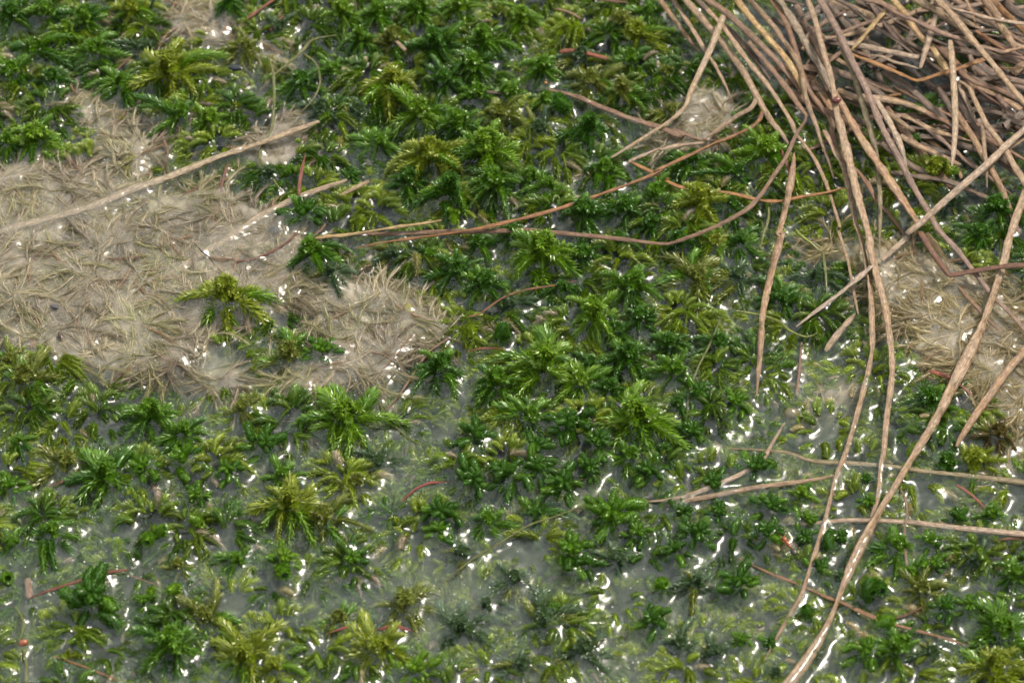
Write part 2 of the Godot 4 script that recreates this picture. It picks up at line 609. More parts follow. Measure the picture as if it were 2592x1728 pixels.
func drowned_moss() -> void:
	# living moss crowded just below the film, and matted dead strands where the mat has bleached
	var lists := {"star": [[], []], "fluff": [[], []], "knob": [[], []], "strand": [[], []]}
	var x := X0 - 25.0
	while x < X0 + NX * CELL + 25.0:
		var z := Z0 - 25.0
		while z < Z0 + NZ * CELL + 25.0:
			grow(lists, x + rng.randf_range(-1.8, 1.8), z + rng.randf_range(-1.8, 1.8))
			z += 3.3
		x += 3.3
	var all := Node3D.new()
	named(all, "drowned_moss", self)
	all.set_meta("kind", "stuff")
	all.set_meta("label", "crowded living moss and bleached strands lying below the water film")
	for kind in ["star", "fluff", "knob", "strand"]:
		var where: Array = lists[kind][0]
		var cols: Array = lists[kind][1]
		var shapes: Array = lib[kind]
		for v in shapes.size():
			var mm := MultiMesh.new()
			mm.transform_format = MultiMesh.TRANSFORM_3D
			mm.use_colors = true
			mm.mesh = shapes[v]
			var ids := []
			for i in where.size():
				if i % shapes.size() == v:
					ids.append(i)
			mm.instance_count = ids.size()
			for i in ids.size():
				mm.set_instance_transform(i, where[ids[i]])
				mm.set_instance_color(i, cols[ids[i]])
			var o := MultiMeshInstance3D.new()
			o.multimesh = mm
			o.material_override = moss_mat("w")
			named(o, "moss_mass" if kind != "strand" else "bleached_mat", all)
			o.set_meta("kind", "stuff")

func rosette_centre(x: float, z: float) -> Vector2:
	var best := Vector2.ZERO
	var near := 1e9
	var ci := int(floor(x / 10.0))
	var cj := int(floor(z / 10.0))
	for j in range(cj - 1, cj + 2):
		for i in range(ci - 1, ci + 2):
			var q := Vector2((i + 0.5 + 0.9 * sin(i * 12.9 + j * 78.2)) * 10.0, (j + 0.5 + 0.9 * sin(i * 39.3 + j * 11.1)) * 10.0)
			var d := q.distance_squared_to(Vector2(x, z))
			if d < near:
				near = d
				best = q
	return best

func grow(lists: Dictionary, cx: float, cz: float) -> void:
	var t := tanness(cx, cz)
	var d := deepness(cx, cz)
	var by := bed_y(cx, cz, t, d)
	if t > 0.12:
		for k in int(2 + t * 15):
			var p := Vector3(cx + rng.randf_range(-2.2, 2.2), 0, cz + rng.randf_range(-2.2, 2.2))
			var c := rosette_centre(p.x, p.z) + Vector2(rng.randfn(0.0, 1.6), rng.randfn(0.0, 1.6))
			var a := atan2(-(p.z - c.y), p.x - c.x) + (rng.randfn(0.0, 0.6) if rng.randf() < 0.6 else rng.randf() * TAU) + n_reg.get_noise_2d(p.x, p.z) * 1.8
			p.y = minf(bed_y(p.x, p.z, t, d) + rng.randf_range(-0.1, 0.5), 0.10)
			var xf := turned(a, rng.randf_range(-0.14, 0.14), rng.randf_range(0.5, 1.1), p)
			var v := rng.randf()
			var q := dead_colour(p.x, p.z) * lerpf(0.8, 1.3, v * v)
			if rng.randf() < 0.05:
				q = q.lerp(Vector3(0.28, 0.14, 0.09), 0.7)
			lists["strand"][0].append(Transform3D(xf.basis, xf.origin * MM))
			lists["strand"][1].append(Color(q.x, q.y, q.z))
			if p.y > -0.8:
				stamp_branch("strand", xf)
	if rng.randf() < t * 1.3 - 0.08 or rng.randf() < d * 0.55:
		return
	for k in 9:
		var p := Vector3(cx + rng.randf_range(-1.7, 1.7), 0, cz + rng.randf_range(-1.7, 1.7))
		var c := rosette_centre(p.x, p.z)
		var off := Vector2(p.x - c.x, p.z - c.y)
		var far := off.length()
		var peak := 0.75 * sin(c.x * 3.7 + c.y * 5.1) + 0.45
		peak += clampf(field(lush_blobs, p.x, p.z), 0.0, 1.0) * 0.8 - clampf(field(murk_blobs, p.x, p.z), 0.0, 1.2) * 0.9 - d * 4.0
		peak -= 0.2 * glaze(p.x, p.z)
		var s := exp(-pow(far / 4.2, 2.0))
		var y := lerpf(-1.25 - d * 3.4, peak, s) + rng.randf_range(-0.3, 0.3)
		y = maxf(minf(y, lid_at(p.x, p.z) - 0.7), by + 0.2)
		p.y = y
		var kind := "fluff" if rng.randf() < 0.6 else "star"
		if p.z + p.x * 0.25 + n_reg.get_noise_2d(p.x, p.z + 70.0) * 30.0 > 14.0 and rng.randf() < 0.45:
			kind = "knob"
		var sc := rng.randf_range(0.45, 0.85) * (1.1 if kind == "knob" else 1.0)
		var a := atan2(-off.y, off.x) + rng.randfn(0.0, 0.4)
		var xf := turned(a, 0.42 - clampf(far / 5.0, 0.0, 1.2) * 0.6 + rng.randf_range(-0.2, 0.2), sc, p)
		var tone := clampf(0.5 + 0.5 * sin(c.x * 9.1 + c.y * 2.3) * 0.8 + n_reg.get_noise_2d(p.x * 1.3 + 200.0, p.z * 1.3) * 0.7 + rng.randf_range(-0.2, 0.2), 0.0, 1.0)
		var q := Vector3(0.060, 0.128, 0.015).lerp(Vector3(0.215, 0.268, 0.028), tone) * rng.randf_range(0.75, 1.25)
		if rng.randf() < 0.04 + t:
			q = dead_colour(p.x, p.z)
		lists[kind][0].append(Transform3D(xf.basis, xf.origin * MM))
		lists[kind][1].append(Color(q.x, q.y, q.z))
		if y > -2.2:
			stamp_branch(kind, xf)

func moss_heads() -> void:
	head(430, 182, 105, "fluff", "y", 1.6, "large yellow green moss head left of the black beetle, wet branches combed downward")
	head(529, 309, 66, "star", "b", 0.9, "bright rosette at the foot of the large moss left of the beetle")
	head(457, 292, 68, "fluff", "m", 0.6, "green moss head just below the large head by the beetle")
	head(306, 215, 61, "fluff", "m", 0.8, "small domed green moss left of the large yellow green head")
	head(88, 358, 86, "star", "b", 1.2, "bright green moss cushion alone at the left edge above the tan mat")
	head(17, 364, 50, "star", "m", 0.8, "small green rosette just left of the cushion at the left edge")
	head(28, 39, 68, "star", "d", 1.6, "dark green rosette above the cushion at the left edge")
	head(119, 35, 64, "star", "m", 1.6, "green rosette above the cushion at the left edge")
	head(215, 55, 68, "star", "m", 1.8, "green rosette up and left of the large head by the beetle")
	head(336, 31, 66, "star", "y", 1.8, "yellow green rosette up and left of the large head by the beetle")
	head(90, 132, 68, "fluff", "m", 1, "green moss head above the cushion at the left edge")
	head(237, 132, 73, "fluff", "m", 1.2, "green moss head left of the large head by the beetle")
	head(165, 88, 55, "star", "b", 1.5, "bright green rosette left of the large head by the beetle")
	head(31, 187, 66, "star", "m", 1.3, "green rosette left of the large head by the beetle")
	head(132, 204, 61, "fluff", "d", 0.4, "half sunk dark green moss head above the cushion at the left edge")
	head(364, 121, 66, "fluff", "t", 0.3, "half sunk grey green moss head left of the black beetle")
	head(582, 15, 50, "star", "d", 1.8, "small dark green rosette above the black beetle")
	head(601, 272, 26, "knob", "y", 0.6, "tiny cluster of yellow green buds below the black beetle")
	head(760, 215, 68, "star", "d", 0.5, "dark green rosette right of the black beetle")
	head(843, 176, 53, "star", "m", 1.2, "small green rosette left of the short tan chip")
	head(617, 121, 55, "fluff", "o", 0.3, "half sunk olive green moss head just up and right of the black beetle")
	head(815, 276, 61, "fluff", "t", -0.2, "drowned grey green moss head below and right of the black beetle")
	head(865, 44, 64, "star", "b", 1.6, "bright green rosette up and left of the short tan chip")
	head(957, 40, 61, "star", "m", 1.8, "green rosette just up and left of the short tan chip")
	head(1058, 33, 66, "star", "m", 1.8, "green rosette just up and left of the dark emerald rosette")
	head(1163, 24, 64, "star", "b", 2, "bright green rosette just up and right of the dark emerald rosette")
	head(1225, 110, 77, "star", "m", 1.6, "green rosette right of the dark emerald rosette")
	head(1317, 50, 64, "star", "b", 1.6, "bright green rosette up and left of the rust brown twig")
	head(1102, 116, 79, "star", "d", 2.2, "dark emerald rosette in the thick carpet at the upper middle")
	head(1196, 171, 66, "star", "m", 1.8, "green rosette just below and right of the dark emerald rosette")
	head(997, 105, 66, "star", "o", 1.6, "olive green rosette just left of the dark emerald rosette")
	head(915, 105, 61, "star", "m", 1.4, "green rosette just left of the short tan chip")
	head(992, 220, 83, "fluff", "y", 1.8, "large yellow green moss head just below the short tan chip")
	head(1058, 292, 83, "fluff", "b", 2, "large bright green moss head just above the left tall star rosette")
	head(1124, 209, 66, "star", "d", 1.6, "dark green rosette just below the dark emerald rosette")
	head(1207, 226, 66, "star", "m", 1.8, "green rosette below and right of the dark emerald rosette")
	head(1284, 226, 68, "star", "m", 1.8, "green rosette above the right tall star rosette")
	head(1372, 176, 61, "star", "m", 1.4, "green rosette just below and left of the rust brown twig")
	head(1471, 149, 61, "fluff", "t", 0.3, "half sunk grey green moss head up and right of the right tall star rosette")
	head(1570, 61, 64, "star", "o", 1.2, "olive green rosette up and right of the rust brown twig")
	head(1614, 94, 73, "star", "y", 1.4, "pale yellow green rosette nearest the fan of stems at the top")
	head(1598, 154, 66, "fluff", "m", 0.8, "green moss head right of the rust brown twig")
	head(1576, 237, 66, "star", "o", 1.4, "olive green rosette below and right of the rust brown twig")
	head(1499, 209, 68, "fluff", "o", 0.9, "olive green moss head just below and right of the rust brown twig")
	head(1383, 248, 55, "star", "m", 1.4, "green rosette below and left of the rust brown twig")
	head(1267, 298, 73, "star", "o", 1.8, "grey centred moss head between dark gaps in the carpet")
	head(1157, 320, 77, "star", "m", 1.8, "green rosette just up and left of the right tall star rosette")
	head(1085, 402, 90, "star", "y", 3, "bright spiky star rosette standing tallest left in the dark central clump")
	head(1229, 386, 97, "star", "b", 2.8, "spiky star rosette standing tallest right in the dark central clump")
	head(1135, 490, 86, "star", "d", 2, "large dark green rosette just below and right of the left tall star rosette")
	head(1251, 468, 79, "star", "m", 2, "green rosette just below the right tall star rosette")
	head(1036, 463, 66, "star", "d", 1, "dark green rosette just below and left of the left tall star rosette")
	head(1488, 331, 77, "star", "d", 1.2, "dark green rosette below the rust brown twig")
	head(1416, 270, 44, "bud", "d", 1.2, "small dark green round moss bud below the rust brown twig")
	head(1366, 331, 66, "fluff", "t", 0.3, "half sunk grey green moss head right of the right tall star rosette")
	head(1146, 542, 37, "spike", "b", 1.8, "single upright green spike above the long brown arc")
	head(1339, 452, 64, "fluff", "m", 0.5, "green moss head below and right of the right tall star rosette")
	head(1532, 435, 66, "star", "m", 1.1, "green rosette up and left of the long dark bent stem")
	head(1383, 479, 66, "fluff", "m", 0.5, "green moss head above the star below the stem bend")
	head(1477, 545, 79, "star", "d", 1.2, "dark green rosette up and right of the star below the stem bend")
	head(1576, 529, 73, "star", "d", 1.2, "dark green rosette up and left of the long dark bent stem")
	head(1664, 496, 66, "star", "m", 1.2, "green rosette just left of the rosette above the trailing stem")
	head(1769, 518, 94, "star", "y", 1.8, "yellow green rosette just above the dark trailing stem")
	head(1934, 386, 83, "star", "b", 1.8, "bright fluffy moss head left of the steep light stem")
	head(1752, 413, 66, "fluff", "d", 0.3, "half sunk dark green moss head just above the rosette above the trailing stem")
	head(1862, 441, 61, "fluff", "d", 0.4, "half sunk dark green moss head up and right of the rosette above the trailing stem")
	head(1851, 529, 61, "fluff", "d", 0.4, "half sunk dark green moss head just right of the rosette above the trailing stem")
	head(1807, 617, 55, "fluff", "y", 0.6, "yellow green moss head just below the rosette above the trailing stem")
	head(1719, 617, 66, "star", "d", 0.6, "dark green rosette just below and left of the rosette above the trailing stem")
	head(1653, 573, 61, "star", "d", 0.6, "dark green rosette just up and left of the long dark bent stem")
	head(2367, 430, 86, "star", "y", 1.6, "bright green rosette beneath the pale diagonal stem in the pile")
	head(2320, 287, 68, "fluff", "m", 0.4, "half sunk green moss head above the bright rosette under the pile")
	head(2524, 534, 77, "star", "d", 0.8, "dark green rosette below and right of the bright rosette under the pile")
	head(2270, 248, 50, "star", "b", 0.6, "small bright green rosette up and left of the bright rosette under the pile")
	head(2497, 88, 42, "fluff", "m", 0.4, "small half sunk green moss head above the bright rosette under the pile")
	head(2314, 364, 61, "fluff", "d", 0.3, "half sunk dark green moss head right of the fluffy head by the steep stem")
	head(2402, 518, 55, "fluff", "t", 0.2, "half sunk grey green moss head just below the bright rosette under the pile")
	head(2480, 595, 61, "star", "d", 0.6, "dark green rosette right of the white broken stub")
	head(791, 645, 79, "star", "m", 1.2, "green rosette beside the curved red needle and dark pit")
	head(838, 696, 64, "fluff", "t", 0.3, "half sunk grey green moss head right of the lone rosette on the tan mat")
	head(573, 758, 110, "fluff", "y", 1.2, "large yellow green rosette alone on the tan mat, dark in its middle")
	head(771, 545, 66, "knob", "d", 0.8, "dark green knobby moss cluster just above the rosette by the red needle")
	head(733, 441, 61, "fluff", "m", 0.2, "half sunk green moss head above the rosette by the red needle")
	head(887, 446, 35, "knob", "d", 0.5, "small dark green knobby moss cluster left of the left tall star rosette")
	head(683, 446, 66, "fluff", "t", 0, "drowned grey green moss head up and left of the rosette by the red needle")
	head(1152, 689, 68, "star", "d", 1.5, "dark ragged tuft left of the fine brown stalk")
	head(1229, 722, 73, "star", "d", 1.1, "dark green rosette just below and right of the dark ragged tuft")
	head(1372, 650, 108, "star", "b", 1.8, "bright star rosette below the bend of the long dark stem")
	head(1477, 650, 64, "star", "d", 0.8, "dark green rosette just right of the star below the stem bend")
	head(1267, 846, 37, "bud", "d", 0.9, "round green bud swelling under clear film in the grey water")
	head(1501, 802, 93, "star", "b", 1.6, "star rosette with one bright branch pointing down, right of the grey water")
	head(1598, 727, 79, "star", "m", 1.4, "green rosette up and right of the rosette with one bright branch")
	head(1763, 711, 94, "fluff", "o", 0.5, "large olive green moss head just below and right of the long dark bent stem")
	head(1862, 705, 66, "fluff", "t", 0.1, "half sunk grey green moss head below and right of the long dark bent stem")
	head(1873, 617, 61, "fluff", "d", 0.3, "half sunk dark green moss head below and right of the rosette above the trailing stem")
	head(1378, 931, 123, "fluff", "b", 2, "largest rosette of the middle, pale branches spread over clear film")
	head(1256, 975, 79, "star", "m", 1.4, "green rosette left of the largest rosette in the middle")
	head(1113, 937, 79, "star", "d", 1.2, "dark tuft at the right end of the drowned pink stems")
	head(1466, 970, 66, "fluff", "b", 1, "bright green moss head just below and right of the largest rosette in the middle")
	head(1587, 909, 88, "star", "d", 1, "large dark green rosette below and right of the rosette with one bright branch")
	head(1611, 1063, 123, "fluff", "b", 1.6, "broad pale rosette with a dark fleck near its centre")
	head(1339, 1058, 73, "fluff", "m", 0.8, "green moss head below the largest rosette in the middle")
	head(1444, 1085, 79, "knob", "d", 0.9, "dark green knobby moss cluster below and right of the largest rosette in the middle")
	head(1543, 992, 64, "star", "d", 0.9, "dark green rosette just up and left of the broad pale rosette")
	head(1201, 1108, 66, "knob", "d", 0.9, "dark green knobby moss cluster up and right of the upper curved red needle")
	head(1708, 942, 64, "star", "m", 0.8, "green rosette up and right of the broad pale rosette")
	head(1763, 997, 61, "knob", "d", 0.7, "dark green knobby moss cluster up and right of the broad pale rosette")
	head(1818, 871, 64, "fluff", "d", 0.4, "half sunk dark green moss head up and left of the round gall")
	head(1697, 871, 61, "star", "d", 0.8, "dark green rosette right of the rosette with one bright branch")
	head(1862, 1025, 57, "knob", "m", 0.8, "green knobby moss cluster left of the round gall")
	head(1973, 760, 66, "fluff", "d", 0.5, "dark green moss head left of the white broken stub")
	head(2072, 705, 61, "fluff", "t", 0, "drowned grey green moss head just left of the white broken stub")
	head(1752, 1102, 61, "knob", "d", 0.6, "dark green knobby moss cluster right of the broad pale rosette")
	head(1686, 1146, 55, "fluff", "d", 0.3, "half sunk dark green moss head just below and right of the broad pale rosette")
	head(66, 970, 94, "fluff", "o", 0.6, "large olive green moss head left of the tuft at the dark film edge")
	head(22, 915, 55, "fluff", "o", 0.2, "half sunk olive green moss head left of the tuft at the dark film edge")
	head(380, 1058, 86, "star", "m", 1.2, "green tuft rising at the start of the dark film edge on the left")
	head(463, 1102, 73, "fluff", "m", 0.7, "green moss head just below and right of the tuft at the dark film edge")
	head(617, 1036, 61, "fluff", "o", -0.1, "drowned olive green moss head right of the tuft at the dark film edge")
	head(667, 1130, 66, "knob", "d", 0.6, "dark green knobby moss cluster up and left of the glazed rosette by the channel")
	head(733, 904, 88, "fluff", "o", 0.2, "large half sunk olive green moss head below the rosette by the red needle")
	head(810, 890, 55, "knob", "m", 0.5, "green knobby moss cluster above the large bright rosette above the channel")
	head(871, 1063, 112, "fluff", "b", 1.7, "large bright rosette above the murky channel, its lower branches glazed")
	head(165, 1174, 94, "fluff", "o", 0.4, "large half sunk olive green moss head above the long floating red needle")
	head(270, 1207, 105, "fluff", "m", 0.8, "large green moss head below and left of the tuft at the dark film edge")
	head(364, 1196, 68, "knob", "m", 0.6, "green knobby moss cluster below the tuft at the dark film edge")
	head(468, 1168, 68, "knob", "m", 0.6, "green knobby moss cluster below and right of the tuft at the dark film edge")
	head(575, 1193, 51, "knob", "m", 0.7, "small green knobby moss cluster up and left of the glazed rosette by the channel")
	head(494, 1260, 46, "knob", "m", 0.6, "small green knobby moss cluster below and right of the tuft at the dark film edge")
	head(716, 1207, 61, "fluff", "m", 0.3, "half sunk green moss head just above the glazed rosette by the channel")
	head(733, 1278, 101, "fluff", "y", 1, "large glazed rosette left of the murky channel at the lower left")
	head(821, 1317, 88, "fluff", "o", 0.5, "large olive green moss head just below and right of the glazed rosette by the channel")
	head(380, 1375, 33, "bud", "m", 0.7, "small green round moss bud up and right of the long floating red needle")
	head(410, 1353, 29, "bud", "m", 0.7, "small green round moss bud up and right of the dark knobby moss at lower left")
	head(498, 1333, 31, "bud", "b", 0.8, "small bright green round moss bud left of the glazed rosette by the channel")
	head(386, 1488, 26, "bud", "b", 0.4, "small half sunk bright green round moss bud right of the long floating red needle")
	head(716, 1422, 55, "knob", "b", 0.5, "bright green knobby moss cluster below the glazed rosette by the channel")
	head(722, 1457, 37, "bud", "m", 0.6, "small green round moss bud below the glazed rosette by the channel")
	head(887, 1422, 55, "knob", "m", 0.5, "green knobby moss cluster up and left of the two bent red needles")
	head(439, 1499, 29, "bud", "b", 0.8, "lone round bud right of the dark moss at the lower left")
	head(364, 1526, 40, "knob", "m", 0.4, "small half sunk green knobby moss cluster right of the dark knobby moss at lower left")
	head(231, 1526, 94, "knob", "d", 1.4, "dark knobby moss below the long floating red needle")
	head(435, 1636, 101, "star", "m", 1.3, "large green rosette left of the yellow mound")
	head(518, 1565, 77, "fluff", "o", 0.4, "half sunk olive green moss head up and left of the yellow mound")
	head(617, 1664, 105, "fluff", "y", 0.9, "yellow glazed moss mound at the bottom left")
	head(694, 1697, 73, "fluff", "y", 0.5, "yellow green moss head just below and right of the yellow mound")
	head(959, 1647, 97, "fluff", "y", 0.7, "dome of yellow green moss at the bottom below the red needles")
	head(1058, 1703, 61, "knob", "b", 0.7, "bright green knobby moss cluster just below and right of the bottom dome")
	head(165, 1653, 37, "spike", "y", 1.2, "tiny bright sprout over the orange thread-like needle")
	head(22, 1455, 33, "bud", "m", 0.6, "small green round moss bud above the round brown seed")
	head(33, 1378, 55, "fluff", "m", 0, "drowned green moss head left of the long floating red needle")
	head(22, 1234, 51, "knob", "m", 0.4, "small half sunk green knobby moss cluster up and left of the long floating red needle")
	head(132, 1355, 77, "fluff", "m", 0.1, "half sunk green moss head up and left of the long floating red needle")
	head(595, 1422, 61, "fluff", "m", 0, "drowned green moss head below and left of the glazed rosette by the channel")
	head(452, 1433, 50, "fluff", "o", 0.2, "small half sunk olive green moss head right of the long floating red needle")
	head(44, 1124, 44, "fluff", "m", 0.2, "small half sunk green moss head left of the tuft at the dark film edge")
	head(904, 1223, 61, "fluff", "o", 0.2, "half sunk olive green moss head below the large bright rosette above the channel")
	head(959, 1168, 61, "fluff", "t", -0.2, "drowned grey green moss head up and left of the upper curved red needle")
	head(860, 1565, 66, "fluff", "o", -0.2, "drowned olive green moss head just left of the two bent red needles")
	head(1119, 1306, 66, "knob", "d", 1.2, "knobby dark cluster at the left tip of the dark shore")
	head(1113, 1350, 50, "knob", "m", 0.7, "small green knobby moss cluster just below the knobby shore tip")
	head(1201, 1223, 68, "knob", "d", 1.1, "dark green knobby moss cluster just up and right of the knobby shore tip")
	head(1284, 1212, 73, "knob", "d", 1.2, "dark green knobby moss cluster up and right of the knobby shore tip")
	head(1355, 1190, 61, "knob", "d", 0.9, "dark green knobby moss cluster up and left of the cluster by the white glare")
	head(1422, 1234, 68, "knob", "d", 1.1, "dark green knobby moss cluster above the cluster by the white glare")
	head(1488, 1190, 55, "knob", "d", 0.8, "dark green knobby moss cluster below and left of the broad pale rosette")
	head(1234, 1322, 66, "fluff", "m", 0.4, "half sunk green moss head just right of the knobby shore tip")
	head(1543, 1311, 86, "knob", "m", 1.4, "large green knobby moss cluster up and right of the cluster by the white glare")
	head(1444, 1400, 77, "knob", "m", 1.4, "knobby green cluster beside the broad white glare of film")
	head(1614, 1355, 50, "knob", "m", 1.2, "small green knobby moss cluster up and left of the standing bud")
	head(1477, 1433, 53, "knob", "d", 0.9, "small dark green knobby moss cluster up and right of the sunken dome")
	head(1642, 1201, 55, "knob", "d", 0.9, "dark green knobby moss cluster below the broad pale rosette")
	head(1168, 1400, 66, "fluff", "t", 0, "drowned grey green moss head just below and right of the knobby shore tip")
	head(1355, 1300, 61, "fluff", "d", 0.2, "half sunk dark green moss head up and left of the cluster by the white glare")
	head(1675, 1490, 31, "bud", "m", 0.9, "small standing bud alone in grey film near the bottom")
	head(1653, 1576, 55, "knob", "d", 0.9, "dark green knobby moss cluster just below the standing bud")
	head(1383, 1570, 88, "fluff", "t", 0.3, "sunken dome of moss under clear film at the bottom middle")
	head(1405, 1548, 37, "knob", "m", 0.6, "small green knobby moss cluster below the cluster by the white glare")
	head(1025, 1532, 97, "fluff", "o", -0.2, "large drowned olive green moss head just up and right of the two bent red needles")
	head(1168, 1587, 94, "fluff", "t", -0.7, "large drowned grey green moss head right of the two bent red needles")
	head(1300, 1466, 66, "fluff", "t", -0.6, "drowned grey green moss head up and left of the sunken dome")
	head(1477, 1653, 83, "fluff", "t", -0.2, "large drowned grey green moss head below and right of the sunken dome")
	head(1322, 1686, 66, "fluff", "t", -0.1, "drowned grey green moss head below and left of the sunken dome")
	head(1565, 1422, 61, "fluff", "t", 0, "drowned grey green moss head right of the cluster by the white glare")
	head(1763, 1477, 61, "fluff", "t", -0.3, "drowned grey green moss head just right of the standing bud")
	head(1234, 1526, 55, "fluff", "t", -0.8, "drowned grey green moss head left of the sunken dome")
	head(1951, 1289, 57, "knob", "d", 1, "dark green knobby moss cluster just above the knob left of the ant")
	head(2033, 1245, 53, "star", "b", 1.2, "bright small tuft beside the lower tan stem")
	head(2044, 1311, 53, "knob", "m", 1, "small green knobby moss cluster just up and right of the ant")
	head(1940, 1355, 55, "knob", "d", 1, "round dark moss knob left of the ant")
	head(2039, 1355, 50, "knob", "d", 0.7, "small dark green knobby moss cluster just up and right of the ant")
	head(2107, 1372, 35, "bud", "d", 0.8, "small dark green round moss bud just right of the ant")
	head(1873, 1482, 64, "knob", "d", 1.1, "dark moss mound at the sunken end of the slender stem")
	head(2039, 1548, 35, "bud", "d", 0.8, "single dark bud caught between the two long stems")
	head(1873, 1625, 37, "knob", "m", 0.9, "small green knobby moss cluster below the dark mound on the slender stem")
	head(1951, 1620, 44, "knob", "d", 0.5, "small dark green knobby moss cluster below the ant")
	head(2270, 1378, 83, "fluff", "m", 1.2, "large green moss head up and right of the pair of round buds")
	head(2309, 1444, 66, "star", "m", 1, "green rosette just up and left of the yellow brown tuft")
	head(2358, 1366, 48, "knob", "m", 0.9, "small green knobby moss cluster above the yellow brown tuft")
	head(2364, 1433, 44, "knob", "m", 0.8, "small green knobby moss cluster just up and right of the yellow brown tuft")
	head(2468, 1163, 88, "star", "y", 1.3, "bright rosette left of the tan mat at the right edge")
	head(2358, 1014, 82, "star", "d", 1.1, "dark tuft beside the orange flake and sweeping stem")
	head(2524, 1102, 66, "fluff", "r", 0.9, "rusty brown moss tuft near the right edge")
	head(2193, 1212, 40, "knob", "d", 0.8, "small dark green knobby moss cluster up and right of the ant")
	head(2198, 1501, 40, "bud", "d", 0.9, "left one of two round buds under the grey slimy strand")
	head(2232, 1501, 37, "bud", "d", 0.9, "right one of two round buds under the grey slimy strand")
	head(2391, 1543, 53, "knob", "d", 0.8, "small dark green knobby moss cluster just below and right of the yellow brown tuft")
	head(2452, 1537, 48, "knob", "m", 0.7, "small green knobby moss cluster right of the yellow brown tuft")
	head(2336, 1499, 66, "fluff", "o", 0.6, "yellow brown tufted moss above the dark red thin needle")
	head(2276, 1642, 79, "star", "m", 1.3, "green rosette below and right of the pair of round buds")
	head(2193, 1653, 64, "knob", "m", 1, "green knobby moss cluster below the pair of round buds")
	head(2535, 1598, 101, "fluff", "m", 0.9, "large green moss head below and right of the yellow brown tuft")
	head(2568, 1460, 66, "star", "m", 1, "green rosette right of the yellow brown tuft")
	head(2524, 1692, 101, "fluff", "y", 1, "large yellow green moss head below and right of the yellow brown tuft")
	head(2402, 1168, 66, "star", "d", 0.8, "dark green rosette just left of the bright rosette at right")
	head(1917, 1185, 61, "knob", "d", 0.7, "dark green knobby moss cluster above the knob left of the ant")
	head(1807, 1223, 61, "knob", "d", 0.6, "dark green knobby moss cluster up and left of the knob left of the ant")
	head(1730, 1289, 55, "knob", "d", 0.6, "dark green knobby moss cluster above the standing bud")
	head(1818, 1300, 51, "knob", "d", 0.5, "small dark green knobby moss cluster up and left of the knob left of the ant")
	head(1763, 1355, 66, "knob", "d", 0.9, "dark green knobby moss cluster up and right of the standing bud")
	head(1708, 1400, 50, "knob", "d", 0.8, "small dark green knobby moss cluster just above the standing bud")
	head(2424, 1311, 55, "knob", "d", 0.6, "dark green knobby moss cluster below the bright rosette at right")
	head(2513, 1300, 55, "star", "m", 0.8, "green rosette below the bright rosette at right")
	head(2237, 1587, 44, "bud", "m", 0.7, "small green round moss bud just below the pair of round buds")
	head(2358, 1653, 61, "fluff", "t", 0.2, "half sunk grey green moss head below the yellow brown tuft")
	head(1719, 1631, 61, "fluff", "t", 0, "drowned grey green moss head below the standing bud")
	head(2127, 1466, 50, "fluff", "t", 0, "small drowned grey green moss head just left of the pair of round buds")
	head(2204, 1267, 44, "knob", "m", 0.7, "small green knobby moss cluster above the pair of round buds")
	head(2127, 1355, 44, "knob", "d", 0.6, "small dark green knobby moss cluster right of the ant")
	head(2072, 1433, 50, "knob", "d", 0.5, "small dark green knobby moss cluster just below and right of the ant")
	head(2468, 1422, 55, "fluff", "t", 0.2, "half sunk grey green moss head up and right of the yellow brown tuft")
	head(1807, 1653, 66, "fluff", "t", -0.1, "drowned grey green moss head below the dark mound on the slender stem")
	head(1962, 1697, 55, "fluff", "t", 0, "drowned grey green moss head below the ant")
	head(2160, 1543, 44, "fluff", "t", 0, "small drowned grey green moss head just below and left of the pair of round buds")
	head(2061, 1653, 44, "fluff", "t", 0.1, "small half sunk grey green moss head below and left of the pair of round buds")
	head(1620, 804, 55, "star", "d", 0.9, "dark green rosette just right of the rosette with one bright branch")
	head(1565, 838, 50, "fluff", "d", 0.5, "small dark green moss head just below and right of the rosette with one bright branch")
	head(1422, 727, 55, "fluff", "d", 0.4, "half sunk dark green moss head up and right of the bubble bud")
	head(1300, 771, 55, "fluff", "t", 0.1, "half sunk grey green moss head just up and right of the bubble bud")
	head(1091, 650, 55, "fluff", "m", 0.3, "half sunk green moss head just up and left of the dark ragged tuft")
	head(992, 650, 61, "fluff", "t", 0.1, "half sunk grey green moss head left of the dark ragged tuft")
	head(1212, 617, 55, "star", "d", 0.7, "dark green rosette just up and right of the dark ragged tuft")
	head(1300, 595, 53, "star", "d", 0.7, "small dark green rosette just up and left of the star below the stem bend")
	head(1565, 617, 55, "star", "d", 0.7, "dark green rosette left of the long dark bent stem")
	head(959, 364, 66, "fluff", "m", 0.5, "green moss head left of the left tall star rosette")
	head(904, 287, 66, "fluff", "t", 0.2, "half sunk grey green moss head below and left of the short tan chip")
	head(1697, 287, 55, "fluff", "o", 0.3, "half sunk olive green moss head above the rosette above the trailing stem")
	head(1686, 187, 50, "fluff", "o", 0.4, "small half sunk olive green moss head right of the rust brown twig")
	head(1642, 33, 55, "fluff", "m", 0.4, "half sunk green moss head up and right of the rust brown twig")
	head(705, 66, 55, "fluff", "t", 0.1, "half sunk grey green moss head up and right of the black beetle")
	head(1499, 926, 50, "fluff", "d", 0.5, "small dark green moss head right of the largest rosette in the middle")
	head(1719, 1025, 55, "fluff", "d", 0.4, "half sunk dark green moss head just right of the broad pale rosette")
	head(1510, 1124, 66, "knob", "d", 0.8, "dark green knobby moss cluster just below and left of the broad pale rosette")
	head(1598, 1157, 66, "fluff", "m", 0.6, "green moss head just below the broad pale rosette")
	head(1355, 1135, 55, "knob", "d", 0.7, "dark green knobby moss cluster below the largest rosette in the middle")

